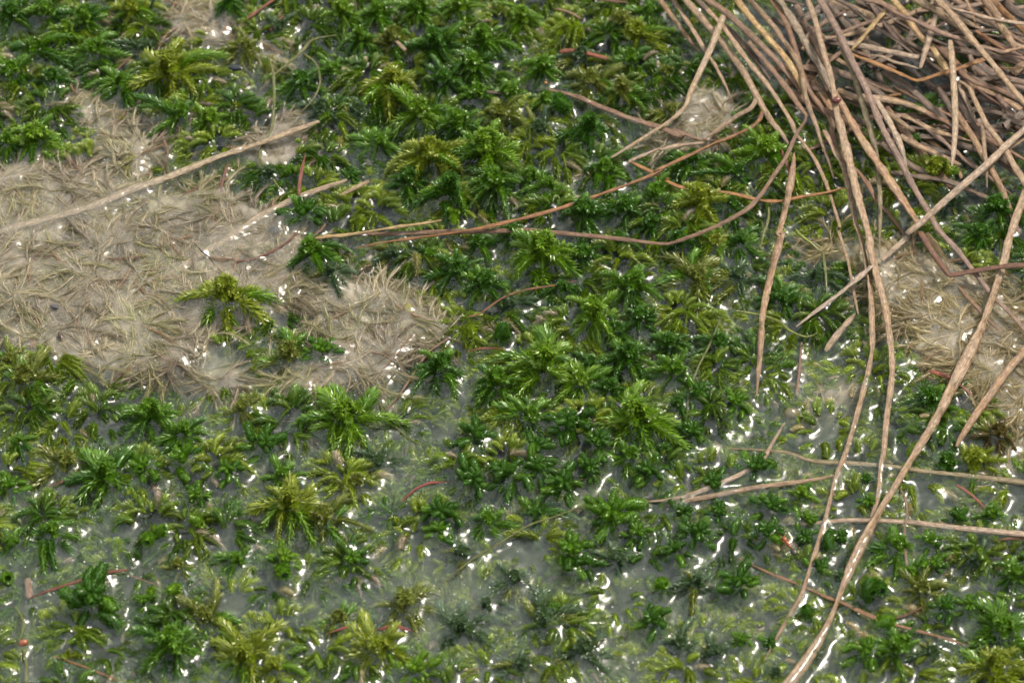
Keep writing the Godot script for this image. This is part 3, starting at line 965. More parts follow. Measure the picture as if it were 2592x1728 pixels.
# ------------------------------------------------------------------ dead stems, needles, strands
func stem_texture() -> void:
	var n := FastNoiseLite.new()
	n.seed = 31
	n.frequency = 1.0
	n.fractal_octaves = 3
	var n2 := FastNoiseLite.new()
	n2.seed = 32
	n2.frequency = 1.0
	n2.fractal_octaves = 4
	var w := 128
	var h := 512
	var im := Image.create(w, h, false, Image.FORMAT_RGBA8)
	for j in h:
		for i in w:
			var a := TAU * i / w
			var y := float(j) / h * TAU
			var streak := n.get_noise_3d(cos(a) * 11.0, sin(a) * 11.0, sin(y) * 0.7)
			var blot := n2.get_noise_3d(cos(a) * 1.2 + 9.0, sin(a) * 1.2 + cos(y) * 2.2, sin(y) * 2.2)
			var k := 0.74 + 0.42 * streak + 0.28 * blot
			var red := clampf(0.5 + blot * 1.2, 0.0, 1.0)
			var col := Color(k, k * lerpf(0.94, 0.99, red), k * lerpf(0.88, 0.98, red))
			var sp := n2.get_noise_3d(cos(a) * 14.0, sin(a) * 14.0 + cos(y) * 40.0, sin(y) * 40.0)
			if sp > 0.36:
				col = col.lerp(Color(1, 1, 1), 0.7)
			elif sp < -0.42:
				col = col.lerp(Color(0.25, 0.16, 0.12), 0.6)
			im.set_pixel(i, j, col.clamp())
	stem_tex = ImageTexture.create_from_image(im)

func stem_mat(col: String) -> StandardMaterial3D:
	if stem_mats.has(col):
		return stem_mats[col]
	var table := {
		"tan": Vector3(0.42, 0.305, 0.195), "pale": Vector3(0.50, 0.395, 0.295), "white": Vector3(0.57, 0.48, 0.40), "brown": Vector3(0.27, 0.165, 0.10), "brown2": Vector3(0.29, 0.155, 0.075),
		"purple": Vector3(0.29, 0.195, 0.15), "dark": Vector3(0.155, 0.105, 0.07), "darkred": Vector3(0.18, 0.075, 0.032), "yellow": Vector3(0.55, 0.41, 0.19), "orange": Vector3(0.38, 0.19, 0.055),
		"olive": Vector3(0.31, 0.26, 0.14), "grey": Vector3(0.31, 0.25, 0.19), "bone": Vector3(0.46, 0.375, 0.26), "drown": Vector3(0.30, 0.19, 0.12), "red": Vector3(0.28, 0.075, 0.04), "red2": Vector3(0.38, 0.075, 0.06),
		"dullred": Vector3(0.25, 0.095, 0.065), "rust": Vector3(0.34, 0.09, 0.03), "black": Vector3(0.03, 0.024, 0.02), "algae": Vector3(0.30, 0.36, 0.12), "algaebright": Vector3(0.33, 0.45, 0.05), "greenblade": Vector3(0.05, 0.11, 0.03)}
	var q: Vector3 = table[col]
	var m := StandardMaterial3D.new()
	q *= Vector3(0.88, 0.82, 0.78)
	m.albedo_color = lin(q.x, q.y, q.z)
	m.albedo_texture = stem_tex
	m.vertex_color_use_as_albedo = true
	m.roughness = 0.5
	m.metallic_specular = 0.5
	m.heightmap_enabled = true
	m.heightmap_texture = stem_tex
	m.heightmap_scale = 0.012
	if col.begins_with("algae"):
		m.roughness = 0.3
		m.backlight_enabled = true
		m.backlight = Color(0.6, 0.7, 0.4)
	stem_mats[col] = m
	return m

func smooth_path(a: Array, steps: int) -> Array:
	# Catmull-Rom through (x, y, z, width)
	var out := []
	for i in a.size() - 1:
		var p0: Vector4 = a[maxi(i - 1, 0)]
		var p1: Vector4 = a[i]
		var p2: Vector4 = a[i + 1]
		var p3: Vector4 = a[mini(i + 2, a.size() - 1)]
		var d := Vector3(p2.x - p1.x, p2.y - p1.y, p2.z - p1.z).length()
		var m1 := (p2 - p0) * 0.5
		var m2 := (p3 - p1) * 0.5
		var l0 := Vector3(p1.x - p0.x, p1.y - p0.y, p1.z - p0.z).length()
		var l2 := Vector3(p3.x - p2.x, p3.y - p2.y, p3.z - p2.z).length()
		m1 *= minf(1.0, 2.0 * d / maxf(d + l0, 0.01))
		m2 *= minf(1.0, 2.0 * d / maxf(d + l2, 0.01))
		var n := clampi(int(d / 0.9), 2, steps)
		for k in n:
			var t := float(k) / n
			var t2 := t * t
			var t3 := t2 * t
			out.append(p1 * (2.0 * t3 - 3.0 * t2 + 1.0) + m1 * (t3 - 2.0 * t2 + t) + p2 * (-2.0 * t3 + 3.0 * t2) + m2 * (t3 - t2))
	out.append(a[a.size() - 1])
	return out

func stem_mesh(path: Array, flat: float, fuzzy: bool) -> ArrayMesh:
	var mb := MB.new()
	var sides := 12
	var roll := rng.randf_range(-0.5, 0.5)
	var run := rng.randf() * 20.0
	var off := rng.randf() * 100.0
	var hue := Vector3(1.0, 1.0, 1.0).lerp([Vector3(1.12, 1.04, 0.80), Vector3(0.92, 0.74, 0.55), Vector3(1.08, 1.06, 1.0), Vector3(0.80, 0.72, 0.66)][rng.randi() % 4], rng.randf_range(0.2, 0.9))
	var org: Vector4 = path[0]
	var o := Vector3(org.x, org.y, org.z)
	var n := path.size()
	for i in n:
		var q: Vector4 = path[i]
		var p := Vector3(q.x, q.y, q.z)
		var qa: Vector4 = path[maxi(i - 1, 0)]
		var qb: Vector4 = path[mini(i + 1, n - 1)]
		var t := Vector3(qb.x - qa.x, qb.y - qa.y, qb.z - qa.z).normalized()
		run += Vector3(q.x - qa.x, q.y - qa.y, q.z - qa.z).length()
		var s := t.cross(Vector3.UP).normalized()
		var u := s.cross(t)
		var r := roll + n_reg.get_noise_1d(run * 3.0 + off) * 0.9
		var s2 := s * cos(r) + u * sin(r)
		var u2 := u * cos(r) - s * sin(r)
		var w := q.w * 0.5 * (1.0 + 0.10 * n_bed.get_noise_1d(run * 6.0 + off))
		var th := w * flat
		var tone := 1.0 + 0.55 * n_reg.get_noise_1d(run * 5.0 + off * 3.0) + 0.15 * n_bed.get_noise_1d(run * 12.0)
		var warm := 0.12 * n_reg.get_noise_1d(run * 5.0 - off)
		for k in sides:
			var a := TAU * k / sides
			var ca := cos(a)
			var sa := sin(a)
			var y := th * sa
			if sa > 0.0:
				y *= 1.0 - 0.55 * exp(-pow(ca / 0.26, 2.0)) * 1.25
			if fuzzy:
				w = q.w * 0.5 * rng.randf_range(0.7, 1.3)
			var pos := p + s2 * (w * ca) + u2 * y
			var nn := (s2 * (ca * flat) + u2 * sa).normalized()
			if sa > 0.2:
				nn = (nn + s2 * (-signf(ca) * 0.5 * exp(-pow((absf(ca) - 0.22) / 0.2, 2.0)))).normalized()
			mb.vert(pos - o, nn, Color(tone * (1.0 + warm) * hue.x, tone * hue.y, tone * (1.0 - warm) * hue.z), Vector2(float(k) / sides, run / 14.0))
	for i in n - 1:
		for k in sides:
			var a := i * sides + k
			var b := i * sides + (k + 1) % sides
			mb.tri(a, b, a + sides)
			mb.tri(b, b + sides, a + sides)
	for e in 2:
		var i := 0 if e == 0 else n - 1
		var q: Vector4 = path[i]
		var c := mb.vert(Vector3(q.x, q.y, q.z) - o, Vector3(0, 0.3, 1), Color(0.7, 0.65, 0.6))
		for k in sides:
			mb.idx.append_array([c, i * sides + k, i * sides + (k + 1) % sides])
	return mb.mesh()

func stem(called: String, label: String, category: String, group: String, col: String, kind: int, d: Array) -> void:
	var a := []
	for i in range(0, d.size(), 4):
		var h: float = d[i + 3]
		var p := at(d[i], d[i + 1], h)
		a.append(Vector4(p.x, p.y, p.z, maxf(d[i + 2] * mm_per_px(p) * (0.8 if called == "needle" else 0.84), 0.12)))
	place_stem(called, label, category, group, col, kind, a, 0.85 if called == "algae_strand" else 0.46)

func place_stem(called: String, label: String, category: String, group: String, col: String, kind: int, a: Array, flat: float) -> void:
	var path := smooth_path(a, 14)
	var o := MeshInstance3D.new()
	o.mesh = stem_mesh(path, flat, kind == 1)
	o.material_override = stem_mat(col)
	named(o, called, self)
	var q: Vector4 = path[0]
	o.position = Vector3(q.x, q.y, q.z) * MM
	tag(o, label, category, group)
	for i in path.size():
		var p: Vector4 = path[i]
		if p.y < 0.75 + p.w * 0.3:
			stamp(Vector3(p.x, p.y - p.w * 0.2, p.z), p.w * 0.5 + 0.1)
		if p.y < 3.0 and i % 2 == 0:
			cover(p.x, p.z, p.w * 0.5 + 2.0, p.y - p.w * 0.3)

func dead_stems() -> void:
	stem("dead_stem", "leftmost thin tan stem of the pile, its tip sinking into the wet moss", "dead stem", "dead stems of the pile", "tan", 0, [1648,-37,15.3,2.5,1672,0,15.3,2,1701,41,14.7,2,1731,82,13.5,1.2,1762,122,8.2,0.1,1774,141,4.1,-1])
	stem("dead_stem", "thin tan stem passing under the pinkish bent stem and ending in a needle point", "dead stem", "dead stems of the pile", "tan", 0, [1684,-37,17.3,3,1705,0,17.3,2.5,1738,51,17.3,2.5,1762,88,17.3,2.5,1787,131,15.3,1.6,1807,159,14.3,1.3,1833,208,11.2,0.9,1856,259,2.9,0.3])
	stem("dead_stem", "pinkish pale stem lying across the fan, bent halfway and pointing at the moss", "dead stem", "dead stems of the pile", "pale", 0, [1832,39,12.2,5.6,1829,47,19.4,5.6,1803,114,19.4,4.2,1778,169,18,3.4,1748,233,16.3,2.6,1736,267,13.5,2.2,1711,294,12.7,2.2,1691,309,11,1.8,1599,367,10.3,1.6,1522,415,3.3,1.4])
	stem("dead_stem", "broad tan stem along the left edge of the fan, split lengthwise", "dead stem", "dead stems of the pile", "tan", 0, [1699,-39,22.4,4,1736,0,22.4,3.8,1803,76,21.4,3.4,1844,127,22.4,3,1884,184,21.4,3,1915,241,20.4,2.6,1950,302,18.8,2.2,1978,337,16.3,1.7,1997,365,6.1,1.2])
	stem("dead_stem", "very long thin stem from the fan past the crossing to the white broken stub", "dead stem", "dead stems of the pile", "tan", 0, [1791,24,18.4,4.4,1833,71,18.4,4.2,1891,151,19.4,3.8,1950,224,18.4,3.4,2007,314,17.3,3,2013,335,16.3,2.3,2038,367,15.1,2,2066,408,14.3,1.8,2093,467,12.2,1.6,2109,514,11,1.6,2127,576,11.2,1.6,2121,576,11,1.2,2147,660,11,1,2161,734,10.3,0.7,2173,795,5.9,0.2])
	stem("dead_stem", "dull grey brown stem half hidden in the middle of the fan", "dead stem", "dead stems of the pile", "dark", 0, [1729,-37,20.4,3.4,1766,0,20.4,3.2,1823,57,21.4,2.8,1864,92,21.4,2.8,1911,147,19.4,2.4,1950,202,10.2,1.8])
	stem("dead_stem", "thick red brown stem running straight down the middle of the fan", "dead stem", "dead stems of the pile", "brown", 0, [1748,-37,20.4,5,1791,0,20.4,4.8,1833,27,21.4,4.6,1880,69,21.4,4.4,1927,114,20.4,4.1,1976,163,19.4,3.6,2025,222,16.3,3,2040,243,8.2,2.6])
	stem("dead_stem", "purple brown stem ending at a sharp kink, its thin half trailing left over moss", "dead stem", "dead stems of the pile", "brown", 0, [1895,106,16.3,3.9,1913,127,18.4,3.8,1952,173,20.4,3.7,1991,222,20.4,3.6,2027,273,19.4,3.6,2041,291,12.2,3.7,2041,295,8.2,3.7,2039,305,7.3,3.7,2015,343,12.7,3.4,1991,396,13.5,3,1956,449,13.5,2.8,1927,492,12.7,2.9,1901,522,16.3,2.9,1880,537,13.5,2.9,1833,563,13.1,2.9,1772,590,12.2,2.8,1711,612,11.8,2.8,1728,607,11.8,2.8,1691,617,11,2.8,1654,615,12.5,2.8,1562,604,14.7,2.8,1452,593,16.2,2.8,1342,584,16.9,2.4,1231,585,16.9,1.4,1121,587,16.2,0.6,993,591,14.7,0.2,886,593,7.3,-0.2])
	stem("dead_stem", "straw yellow stem, the palest of the fan", "dead stem", "dead stems of the pile", "yellow", 0, [1836,-41,20.4,5.2,1866,0,20.4,5,1901,45,20.4,4.8,1946,98,20.4,4.6,1991,149,20,4.2,2023,204,18.4,3.8,2038,241,12.2,3.4])
	stem("dead_stem", "slender stem from the fan ending in a free pointed tip above pale water", "dead stem", "dead stems of the pile", "tan", 0, [1870,-37,16.3,4.6,1899,0,16.3,4.4,1931,35,16.3,4.4,1966,76,16.7,4.4,1978,96,16.7,4.4,2007,135,16.3,4.5,2025,169,16.3,4.5,2033,204,17.3,4.5,2040,245,16.3,4.2,2054,286,14.7,3.8,2068,320,13.1,3.4,2074,341,11.4,2.8,2089,382,10.2,2.2,2103,422,8.2,1.6,2111,452,2.9,1.2])
	stem("dead_stem", "brown stem crossing under two others and fading into the shadow beside dark water", "dead stem", "dead stems of the pile", "brown", 0, [1931,-37,17.3,4,1954,0,17.3,3.8,1974,27,17.3,3.8,1993,65,17.3,3.8,2015,127,17.3,3.6,2031,184,17.3,3.6,2048,227,17.3,3.2,2078,269,17.3,2.9,2105,306,17.3,2.6,2109,353,16.3,2.3,2138,402,16.3,2,2179,441,16.3,1.5,2202,473,17.3,1.5,2220,508,16.3,1,2251,541,14.3,0.5,2290,592,8.2,-0.1])
	stem("dead_stem", "broad greyish flat stem at the right side of the fan", "dead stem", "dead stems of the pile", "grey", 0, [1950,-41,26.5,4.4,1974,0,26.5,4.2,2007,51,27.6,3.9,2033,96,27.6,3.9,2058,139,26.5,3.4,2089,190,24.5,2.9,2109,235,16.3,2.4])
	stem("dead_stem", "longest stem, from the frame top through the red node down to the open water", "dead stem", "dead stems of the pile", "tan", 0, [2036,-41,19.4,5.8,2046,0,19.4,5.6,2064,51,19.4,5.6,2084,127,19.4,5.2,2103,190,18.8,5,2113,241,18.8,4.8,2119,286,22.4,4.6,2126,310,27.6,4.3,2143,378,30.6,4,2159,443,28.6,3.6,2175,508,28.6,3.2,2192,565,27.6,2.9,2202,606,26.5,2.6,2202,620,27.9,2.4,2220,697,27.2,2.2,2239,767,24.2,2,2253,852,22.8,1.8,2259,943,20.6,1.5,2246,1054,20.6,1.1,2237,1149,18.4,0.9,2231,1174,17.6,0.8,2224,1255,16.2,0.7,2206,1310,8.8,0.4])
	stem("dead_stem", "stem beside the longest one, kinked at a dark joint and running into the water", "dead stem", "dead stems of the pile", "tan", 0, [2088,331,18.4,3.2,2114,382,21.3,2.9,2136,422,22,2.6,2150,478,21.3,2.3,2169,573,18.4,1.9,2178,598,16.9,1.8,2195,672,18.4,1.6,2206,760,21.3,1.4,2209,875,18.4,1.2,2208,888,14.7,1.1,2202,925,17.6,1,2176,1028,17.6,0.9,2143,1142,16.2,0.8,2117,1207,15.4,0.7,2088,1321,14.7,0.6,2051,1439,14.7,0.5,2029,1505,13.2,0.4,1985,1582,11,0.2,1934,1674,2.9,-0.1])
	stem("dead_stem", "broad split stem made of two flat halves, ending under the pale diagonal stem", "dead stem", "dead stems of the pile", "tan", 0, [2106,220,16.2,4.4,2128,257,22.8,4.2,2169,331,27.9,3.8,2224,415,30.9,3.3,2279,496,33.8,2.8,2330,573,24.2,2.3])
	stem("dead_stem", "dark red brown stem with a sharp elbow at the right edge", "dead stem", "dead stems of the pile", "darkred", 0, [2330,587,22,1.8,2367,646,20.6,2,2400,691,18.4,2.2,2408,696,18.4,2.2,2463,686,19.8,2.6,2536,675,20.6,3.2,2610,670,21.3,3.8,2683,664,21.3,4.2])
	stem("dead_stem", "short yellowish stem tucked behind the dark elbow", "dead stem", "dead stems of the pile", "yellow", 0, [2345,591,18.4,1.2,2375,627,17.6,1,2408,683,5.1,0.4])
	stem("dead_stem", "purple brown stem curving from the frame top along the middle of the pile", "dead stem", "dead stems of the pile", "purple", 0, [2051,-40,22,6.2,2077,0,22,6,2117,70,22,5.7,2154,147,22.8,5.4,2195,228,22.8,5,2231,316,22,4.6,2272,393,21.3,4.2,2312,470,20.6,3.7,2360,551,19.1,3.1,2375,580,19.1,2.9,2426,635,18.4,2.4,2474,697,17.6,1.9,2521,756,16.2,1.6,2558,793,15.4,1.5,2610,852,14.7,1.5])
	stem("dead_stem", "olive tan stem hugging the purple stem, its lower end hanging straight down", "dead stem", "dead stems of the pile", "olive", 0, [2132,121,16.2,4.6,2158,176,18.4,4.4,2180,250,18.4,4,2202,323,18.4,3.4,2220,397,16.9,2.8,2226,459,16.2,2.3,2229,514,14.7,1.9,2228,573,12.5,1.5,2226,649,5.1,0.9])
	stem("dead_stem", "pale leaf-like stem with a broad shoulder above the bright moss", "dead stem", "dead stems of the pile", "pale", 0, [2213,242,14.7,3.8,2250,305,22.8,3.4,2275,356,22,2.9,2290,400,12.5,2.4,2297,441,4.4,2])
	stem("dead_stem", "pale diagonal stem crossing over the lower pile towards the white stub", "dead stem", "dead stems of the pile", "pale", 0, [2618,302,18.4,3.6,2590,331,19.4,3.9,2551,365,21.4,4.4,2510,406,22.4,4.8,2459,451,22.4,4.6,2398,504,21.4,4,2347,551,20.4,3.2,2296,592,18.4,2.4,2301,594,16.2,1.8,2268,627,16.9,1.5,2233,659,12.5,1.2])
	stem("dead_stem", "white broken stub with a squared end beside the crossing stems", "dead stem", "dead stems of the pile", "white", 0, [2206,674,21.3,2.6,2200,680,22.8,2.6,2132,738,22.8,2.2,2059,793,16.2,1.7,2016,827,4.4,1.4])
	stem("dead_stem", "upright flat pale leaf with a rounded tip in the middle of the pile", "dead stem", "dead stems of the pile", "pale", 0, [2406,102,12.2,6.4,2407,108,18,6.4,2412,163,19.6,6.6,2416,224,20,6.6,2419,296,19.6,6.3,2418,341,18,6,2414,392,14.3,5.6,2411,414,9.4,5.3,2411,421,4.1,5.2])
	stem("dead_stem", "thick light brown stem slanting through the upper right of the pile", "dead stem", "dead stems of the pile", "tan", 0, [2341,-37,21.4,7,2375,0,22.4,7,2408,33,23.5,7,2439,71,24.1,6.9,2475,116,22.9,6.8,2512,159,22.4,6.6,2541,196,21.4,6.4,2571,233,20.8,6.2,2606,273,20.4,6])
	stem("dead_stem", "long purple brown stem arching across the top of the pile", "dead stem", "dead stems of the pile", "purple", 0, [2157,-12,17.3,6.4,2198,0,18,6.5,2234,10,18,6.7,2275,35,17.6,6.9,2316,51,17.6,6.9,2353,69,18,6.6,2398,88,18,6.2,2439,100,18,5.9,2469,114,17.6,5.6,2512,124,18,5.4,2551,135,18,5.2,2606,151,18,5])
	stem("dead_stem", "pinkish straight stem ending against the short folded leaf", "dead stem", "dead stems of the pile", "pale", 0, [2141,108,14.3,4.6,2167,114,17.1,4.6,2214,122,18,4.6,2265,133,18,4.5,2328,146,17.1,4.4])
	stem("dead_stem", "short folded leaf with a squared bottom, doubled back to the left", "dead stem", "dead stems of the pile", "pale", 0, [2370,38,14.3,5.2,2361,67,19.4,5.4,2351,102,20,5.5,2339,143,16.3,5.5,2331,171,10.2,5.4,2326,173,8.2,5.2,2296,164,12.2,4.9,2265,157,12.2,4.6,2234,143,11.4,4.2,2204,139,8.2,3.8])
	stem("dead_stem", "golden brown stem with a gentle elbow low in the pile", "dead stem", "dead stems of the pile", "orange", 0, [2143,131,12.2,4.2,2159,139,15.5,4.2,2204,155,16.3,4.1,2255,176,16.3,4,2296,194,16.3,3.9,2322,204,16.3,3.9,2353,196,18.4,4.1,2383,186,18.8,4.3,2428,173,18.8,4.4,2459,161,18,4.4,2492,150,16.3,4.3])
	stem("dead_stem", "short straw coloured piece slanting against the others near the pile top", "dead stem", "dead stems of the pile", "yellow", 0, [2243,23,12.2,6,2239,29,18.4,6,2214,59,18.4,5.7,2190,88,17.1,5.4,2171,110,15.5,5.2,2154,128,9,5])
	stem("dead_stem", "thin brown stem crossing behind the short straw coloured piece", "dead stem", "dead stems of the pile", "brown", 0, [2100,88,10.2,4.6,2134,82,12.2,4.8,2173,65,12.7,4.9,2214,53,12.7,5,2251,44,8.2,4.9])
	stem("dead_stem", "dull tan stem running down behind the pink straight stem", "dead stem", "dead stems of the pile", "dark", 0, [2100,-18,18.4,4.4,2124,0,18.8,4.4,2153,16,18.8,4.4,2194,49,18.4,4.2,2214,65,17.1,4.2,2255,92,15.5,3.8,2285,114,14.3,3.6,2312,135,8.2,3.2])
	stem("dead_stem", "yellowish stem partly hidden below the arching purple stem", "dead stem", "dead stems of the pile", "yellow", 0, [2243,-29,19.4,5.2,2263,0,19.4,5.2,2288,31,19.4,5.1,2312,67,19.4,4.8,2336,98,20,4.5,2363,124,20.4,4.2,2383,155,21.4,3.9,2404,188,18.4,3.5,2416,206,10.2,3.1])
	stem("dead_stem", "light brown stem reaching from the flat leaf down to dark water", "dead stem", "dead stems of the pile", "tan", 0, [2412,271,18.4,3.6,2434,304,20.4,3.7,2463,347,20.4,3.6,2490,394,20.4,3.4,2516,439,19.6,3,2539,484,19.2,2.6,2553,520,18,2.2,2569,559,14.3,1.8,2581,590,8.2,1.2])
	stem("dead_stem", "tan stem disappearing beneath the thick slanting stem", "dead stem", "dead stems of the pile", "tan", 0, [2292,-18,20.4,5.6,2320,0,20.8,5.6,2357,18,20.8,5.5,2388,37,20.4,5.3,2418,59,20.4,5.1,2459,90,18.4,4.6])
	stem("dead_stem", "light stem lying nearly level in the top right corner", "dead stem", "dead stems of the pile", "pale", 0, [2414,22,14.3,5.6,2434,27,16.7,5.6,2479,39,17.6,5.8,2520,49,17.6,6,2602,61,17.6,6.2])
	stem("dead_stem", "broad light brown stem steep beside the small green moss tuft", "dead stem", "dead stems of the pile", "tan", 0, [2475,-33,23.5,6.6,2494,0,24.1,6.4,2518,29,24.1,6.2,2536,67,22.9,5.6,2557,98,22,5.2,2571,120,18.4,4.8])
	stem("dead_stem", "short pale piece jutting in from the right edge below the top corner", "dead stem", "dead stems of the pile", "pale", 0, [2541,131,10.2,5.8,2551,129,16.3,5.9,2592,119,17.1,6.2,2626,111,17.1,6.4])
	stem("dead_stem", "orange brown stem sloping out through the right edge at the top", "dead stem", "dead stems of the pile", "orange", 0, [2498,-20,18.4,4.9,2520,6,19.4,4.9,2551,39,19.4,4.8,2602,86,19.4,4.7])
	stem("dead_stem", "thin straw stem hanging from the frame top in the corner", "dead stem", "dead stems of the pile", "tan", 0, [2443,-18,10.2,5.2,2447,0,10.6,5.1,2459,27,10.2,4.9,2472,65,3.3,4.4])
	stem("dead_stem", "thin orange stem under the thick slanting stem", "dead stem", "dead stems of the pile", "orange", 0, [2471,78,10.2,4.4,2496,94,11.8,4.4,2520,110,11.8,4.3,2547,127,8.2,4.2])
	stem("dead_stem", "narrow orange sliver low at the right side of the pile", "dead stem", "dead stems of the pile", "orange", 0, [2532,170,4.9,3.8,2557,172,8.6,3.8,2588,171,8.2,3.8,2622,169,8.2,3.8])
	stem("dead_stem", "brown stem curving from the flat leaf to the right edge", "dead stem", "dead stems of the pile", "brown", 0, [2426,173,12.2,4.4,2436,186,16.3,4.4,2469,208,17.1,4.3,2500,218,17.1,4.3,2530,227,17.1,4.3,2571,247,17.1,4.2,2606,265,17.1,4.1])
	stem("dead_stem", "long tan stem with a bent shoulder below the flat leaf", "dead stem", "dead stems of the pile", "tan", 0, [2428,204,8.2,4.2,2455,222,13.5,4.2,2463,241,15.9,4.3,2494,306,18.4,4.2,2498,316,18.8,4.1,2522,345,20.4,4,2549,386,21.6,3.9,2571,424,22.4,3.8,2596,463,22.4,3.7,2618,500,22.4,3.6])
	stem("dead_stem", "pale mauve stem with a blunt free tip beside the flat leaf", "dead stem", "dead stems of the pile", "pale", 0, [2428,214,12.2,3.6,2436,231,15.9,3.5,2451,261,15.9,3.2,2463,290,12.2,2.8,2469,310,5.7,2.5])
	stem("dead_stem", "wide dark brown stem lying low beside the black pool", "dead stem", "dead stems of the pile", "dark", 0, [2239,180,20.4,2.8,2265,200,22.4,2.7,2296,216,23.5,2.6,2336,253,24.1,2.4,2377,290,24.1,2.2,2408,316,22.4,2,2439,343,14.3,1.6])
	stem("dead_stem", "shaded stem behind the flat leaf above the black pool", "dead stem", "dead stems of the pile", "dark", 0, [2373,220,16.3,2.2,2394,251,20.4,2.1,2418,292,20.4,2,2447,324,18.4,1.7,2471,355,10.2,1.2])
	stem("dead_stem", "dark red brown stem running deep to the right edge", "dead stem", "dead stems of the pile", "darkred", 0, [2471,222,8.2,2.4,2490,237,12.2,2.4,2520,257,12.2,2.3,2561,286,12.2,2.2,2606,316,12.2,2.2])
	stem("dead_stem", "small hanging needle with a fine tip at the lower right of the pile", "dead stem", "dead stems of the pile", "tan", 0, [2484,312,6.1,3.9,2489,331,12.7,3.9,2493,382,13.5,3.7,2498,422,11.8,3.4,2499,463,6.1,3.1,2500,475,2.4,3])
	stem("dead_stem", "dark flat leaf soaking in the black pool", "dead stem", "dead stems of the pile", "dark", 0, [2308,347,12.2,0.6,2336,342,22.4,0.8,2377,341,24.5,0.9,2408,342,24.5,0.9,2439,347,16.3,0.6])
	stem("dead_stem", "dark wet leaf lying under the pile at the right edge", "dead stem", "dead stems of the pile", "dark", 0, [2490,331,14.3,1.4,2520,322,22.4,1.5,2561,319,23.5,1.5,2606,322,22.4,1.6])
	stem("dead_stem", "very long stem from the right edge sweeping to the bottom of the pool", "dead stem", "dead stems of the pile", "tan", 0, [2618,422,24.5,3.4,2602,473,26.1,3.2,2588,512,26.5,3,2571,557,26.1,2.8,2553,614,25.5,2.5,2544,657,26.4,2.2,2518,738,25,2,2496,800,22.8,1.9,2481,840,30.9,1.9,2448,907,38.2,1.8,2411,980,36,1.7,2364,1072,27.9,1.5,2316,1149,22.8,1.4,2272,1222,21.3,1.3,2231,1288,24.2,1.2,2195,1354,32.3,1.2,2158,1428,30.9,1,2128,1501,19.1,0.8,2110,1549,14.7,0.7,2084,1604,24.2,0.5,2051,1659,33.1,0.4,2000,1728,38.2,0.3,1963,1769,38.2,0.2])
	stem("dead_stem", "tan stem with a pale pointed tip beside the right edge", "dead stem", "dead stems of the pile", "tan", 0, [2639,829,24.2,2.6,2592,892,25,2.4,2555,932,25,2.2,2510,995,24.2,2,2463,1061,22.8,1.7,2433,1109,16.9,1.4,2422,1130,7.3,1.2])
	stem("dead_stem", "thin dark tipped needle on the pale mat at the right", "dead stem", "dead stems of the pile", "brown", 0, [2426,723,7.3,0.7,2448,749,13.2,0.9,2481,785,14.7,1.1,2510,817,11,1.1,2544,849,2.9,0.9])
	stem("dead_stem", "light stem standing steep from the crossing down to the grey water", "dead stem", "loose dead stems lying on the moss", "pale", 0, [2011,386,4.1,2.9,2009,414,14.3,2.9,2003,459,22.9,2.8,1987,535,21.2,2.5,1972,592,18.8,2.2,1978,594,26.4,2,1956,679,25.7,1.7,1939,752,22.8,1.4,1930,804,20.6,1.2,1926,877,19.8,0.9,1921,936,15.4,0.6,1916,1002,4.4,0.1])
	stem("dead_stem", "long smooth brown stem arcing over the moss from the fan to the centre", "dead stem", "loose dead stems lying on the moss", "orange", 0, [1934,276,8.2,2.2,1929,284,14.7,2.3,1923,303,15.9,2.4,1901,322,16.7,2.5,1854,345,17.1,2.6,1803,365,18,2.6,1742,394,18,2.6,1660,433,17.1,2.8,1672,433,16.9,2.9,1599,463,16.9,2.9,1488,503,16.9,2.9,1397,533,17.6,2.8,1305,557,17.6,2.5,1213,578,16.2,2.1,1121,593,15.4,1.5,1029,605,14,0.9,956,616,11.8,0.4,904,627,5.9,0])
	stem("dead_stem", "small curved stem joining the long arc near the pale mat", "dead stem", "loose dead stems lying on the moss", "tan", 0, [1914,249,12.2,2.6,1910,261,14.7,2.5,1899,276,14.7,2.3,1868,292,13.9,2,1829,320,12.7,1.6,1803,339,11.4,1.2,1782,351,6.1,0.8])
	stem("dead_stem", "dark sodden stem lying in the film below the short curved one", "dead stem", "loose dead stems lying on the moss", "brown", 0, [1389,226,9.6,0.6,1459,244,16.2,0.8,1525,272,18.4,0.9,1599,301,19.8,1,1672,323,20.6,1.1,1728,347,19.8,1.1,1701,328,18.4,1.1,1742,342,15.5,1,1774,353,9.4,0.7,1815,355,2.9,0.3])
	stem("dead_stem", "faint brown stem sunk in the green moss left of the sodden one", "dead stem", "loose dead stems lying on the moss", "dark", 0, [1176,231,5.1,0.6,1231,232,8.8,0.8,1275,237,8.8,0.8,1305,239,3.7,0.5])
	stem("dead_stem", "flat pale leaf end beside the long arc", "dead stem", "loose dead stems lying on the moss", "pale", 0, [1782,361,8.2,1.2,1762,363,17.1,1.3,1711,369,19.6,1.5,1670,380,17.1,1.6,1672,375,15.4,1.6,1628,393,16.2,1.6,1597,406,13.2,1.6,1593,411,9.6,1.6])
	stem("dead_stem", "orange brown curved stem sagging through the moss below the arc", "dead stem", "loose dead stems lying on the moss", "orange", 0, [1593,407,11,1.5,1635,428,15.4,1.5,1691,454,16.9,1.4,1680,454,17.1,1.3,1721,473,18.4,1.2,1772,482,16.3,1.2,1823,485,14.7,1.3,1874,494,15.5,1.4,1925,507,17.1,1.5,1976,509,17.1,1.6,2027,498,16.3,1.7,2078,490,15.5,1.9,2119,481,13.5,2,2116,481,12.2,2,2143,473,9,2])
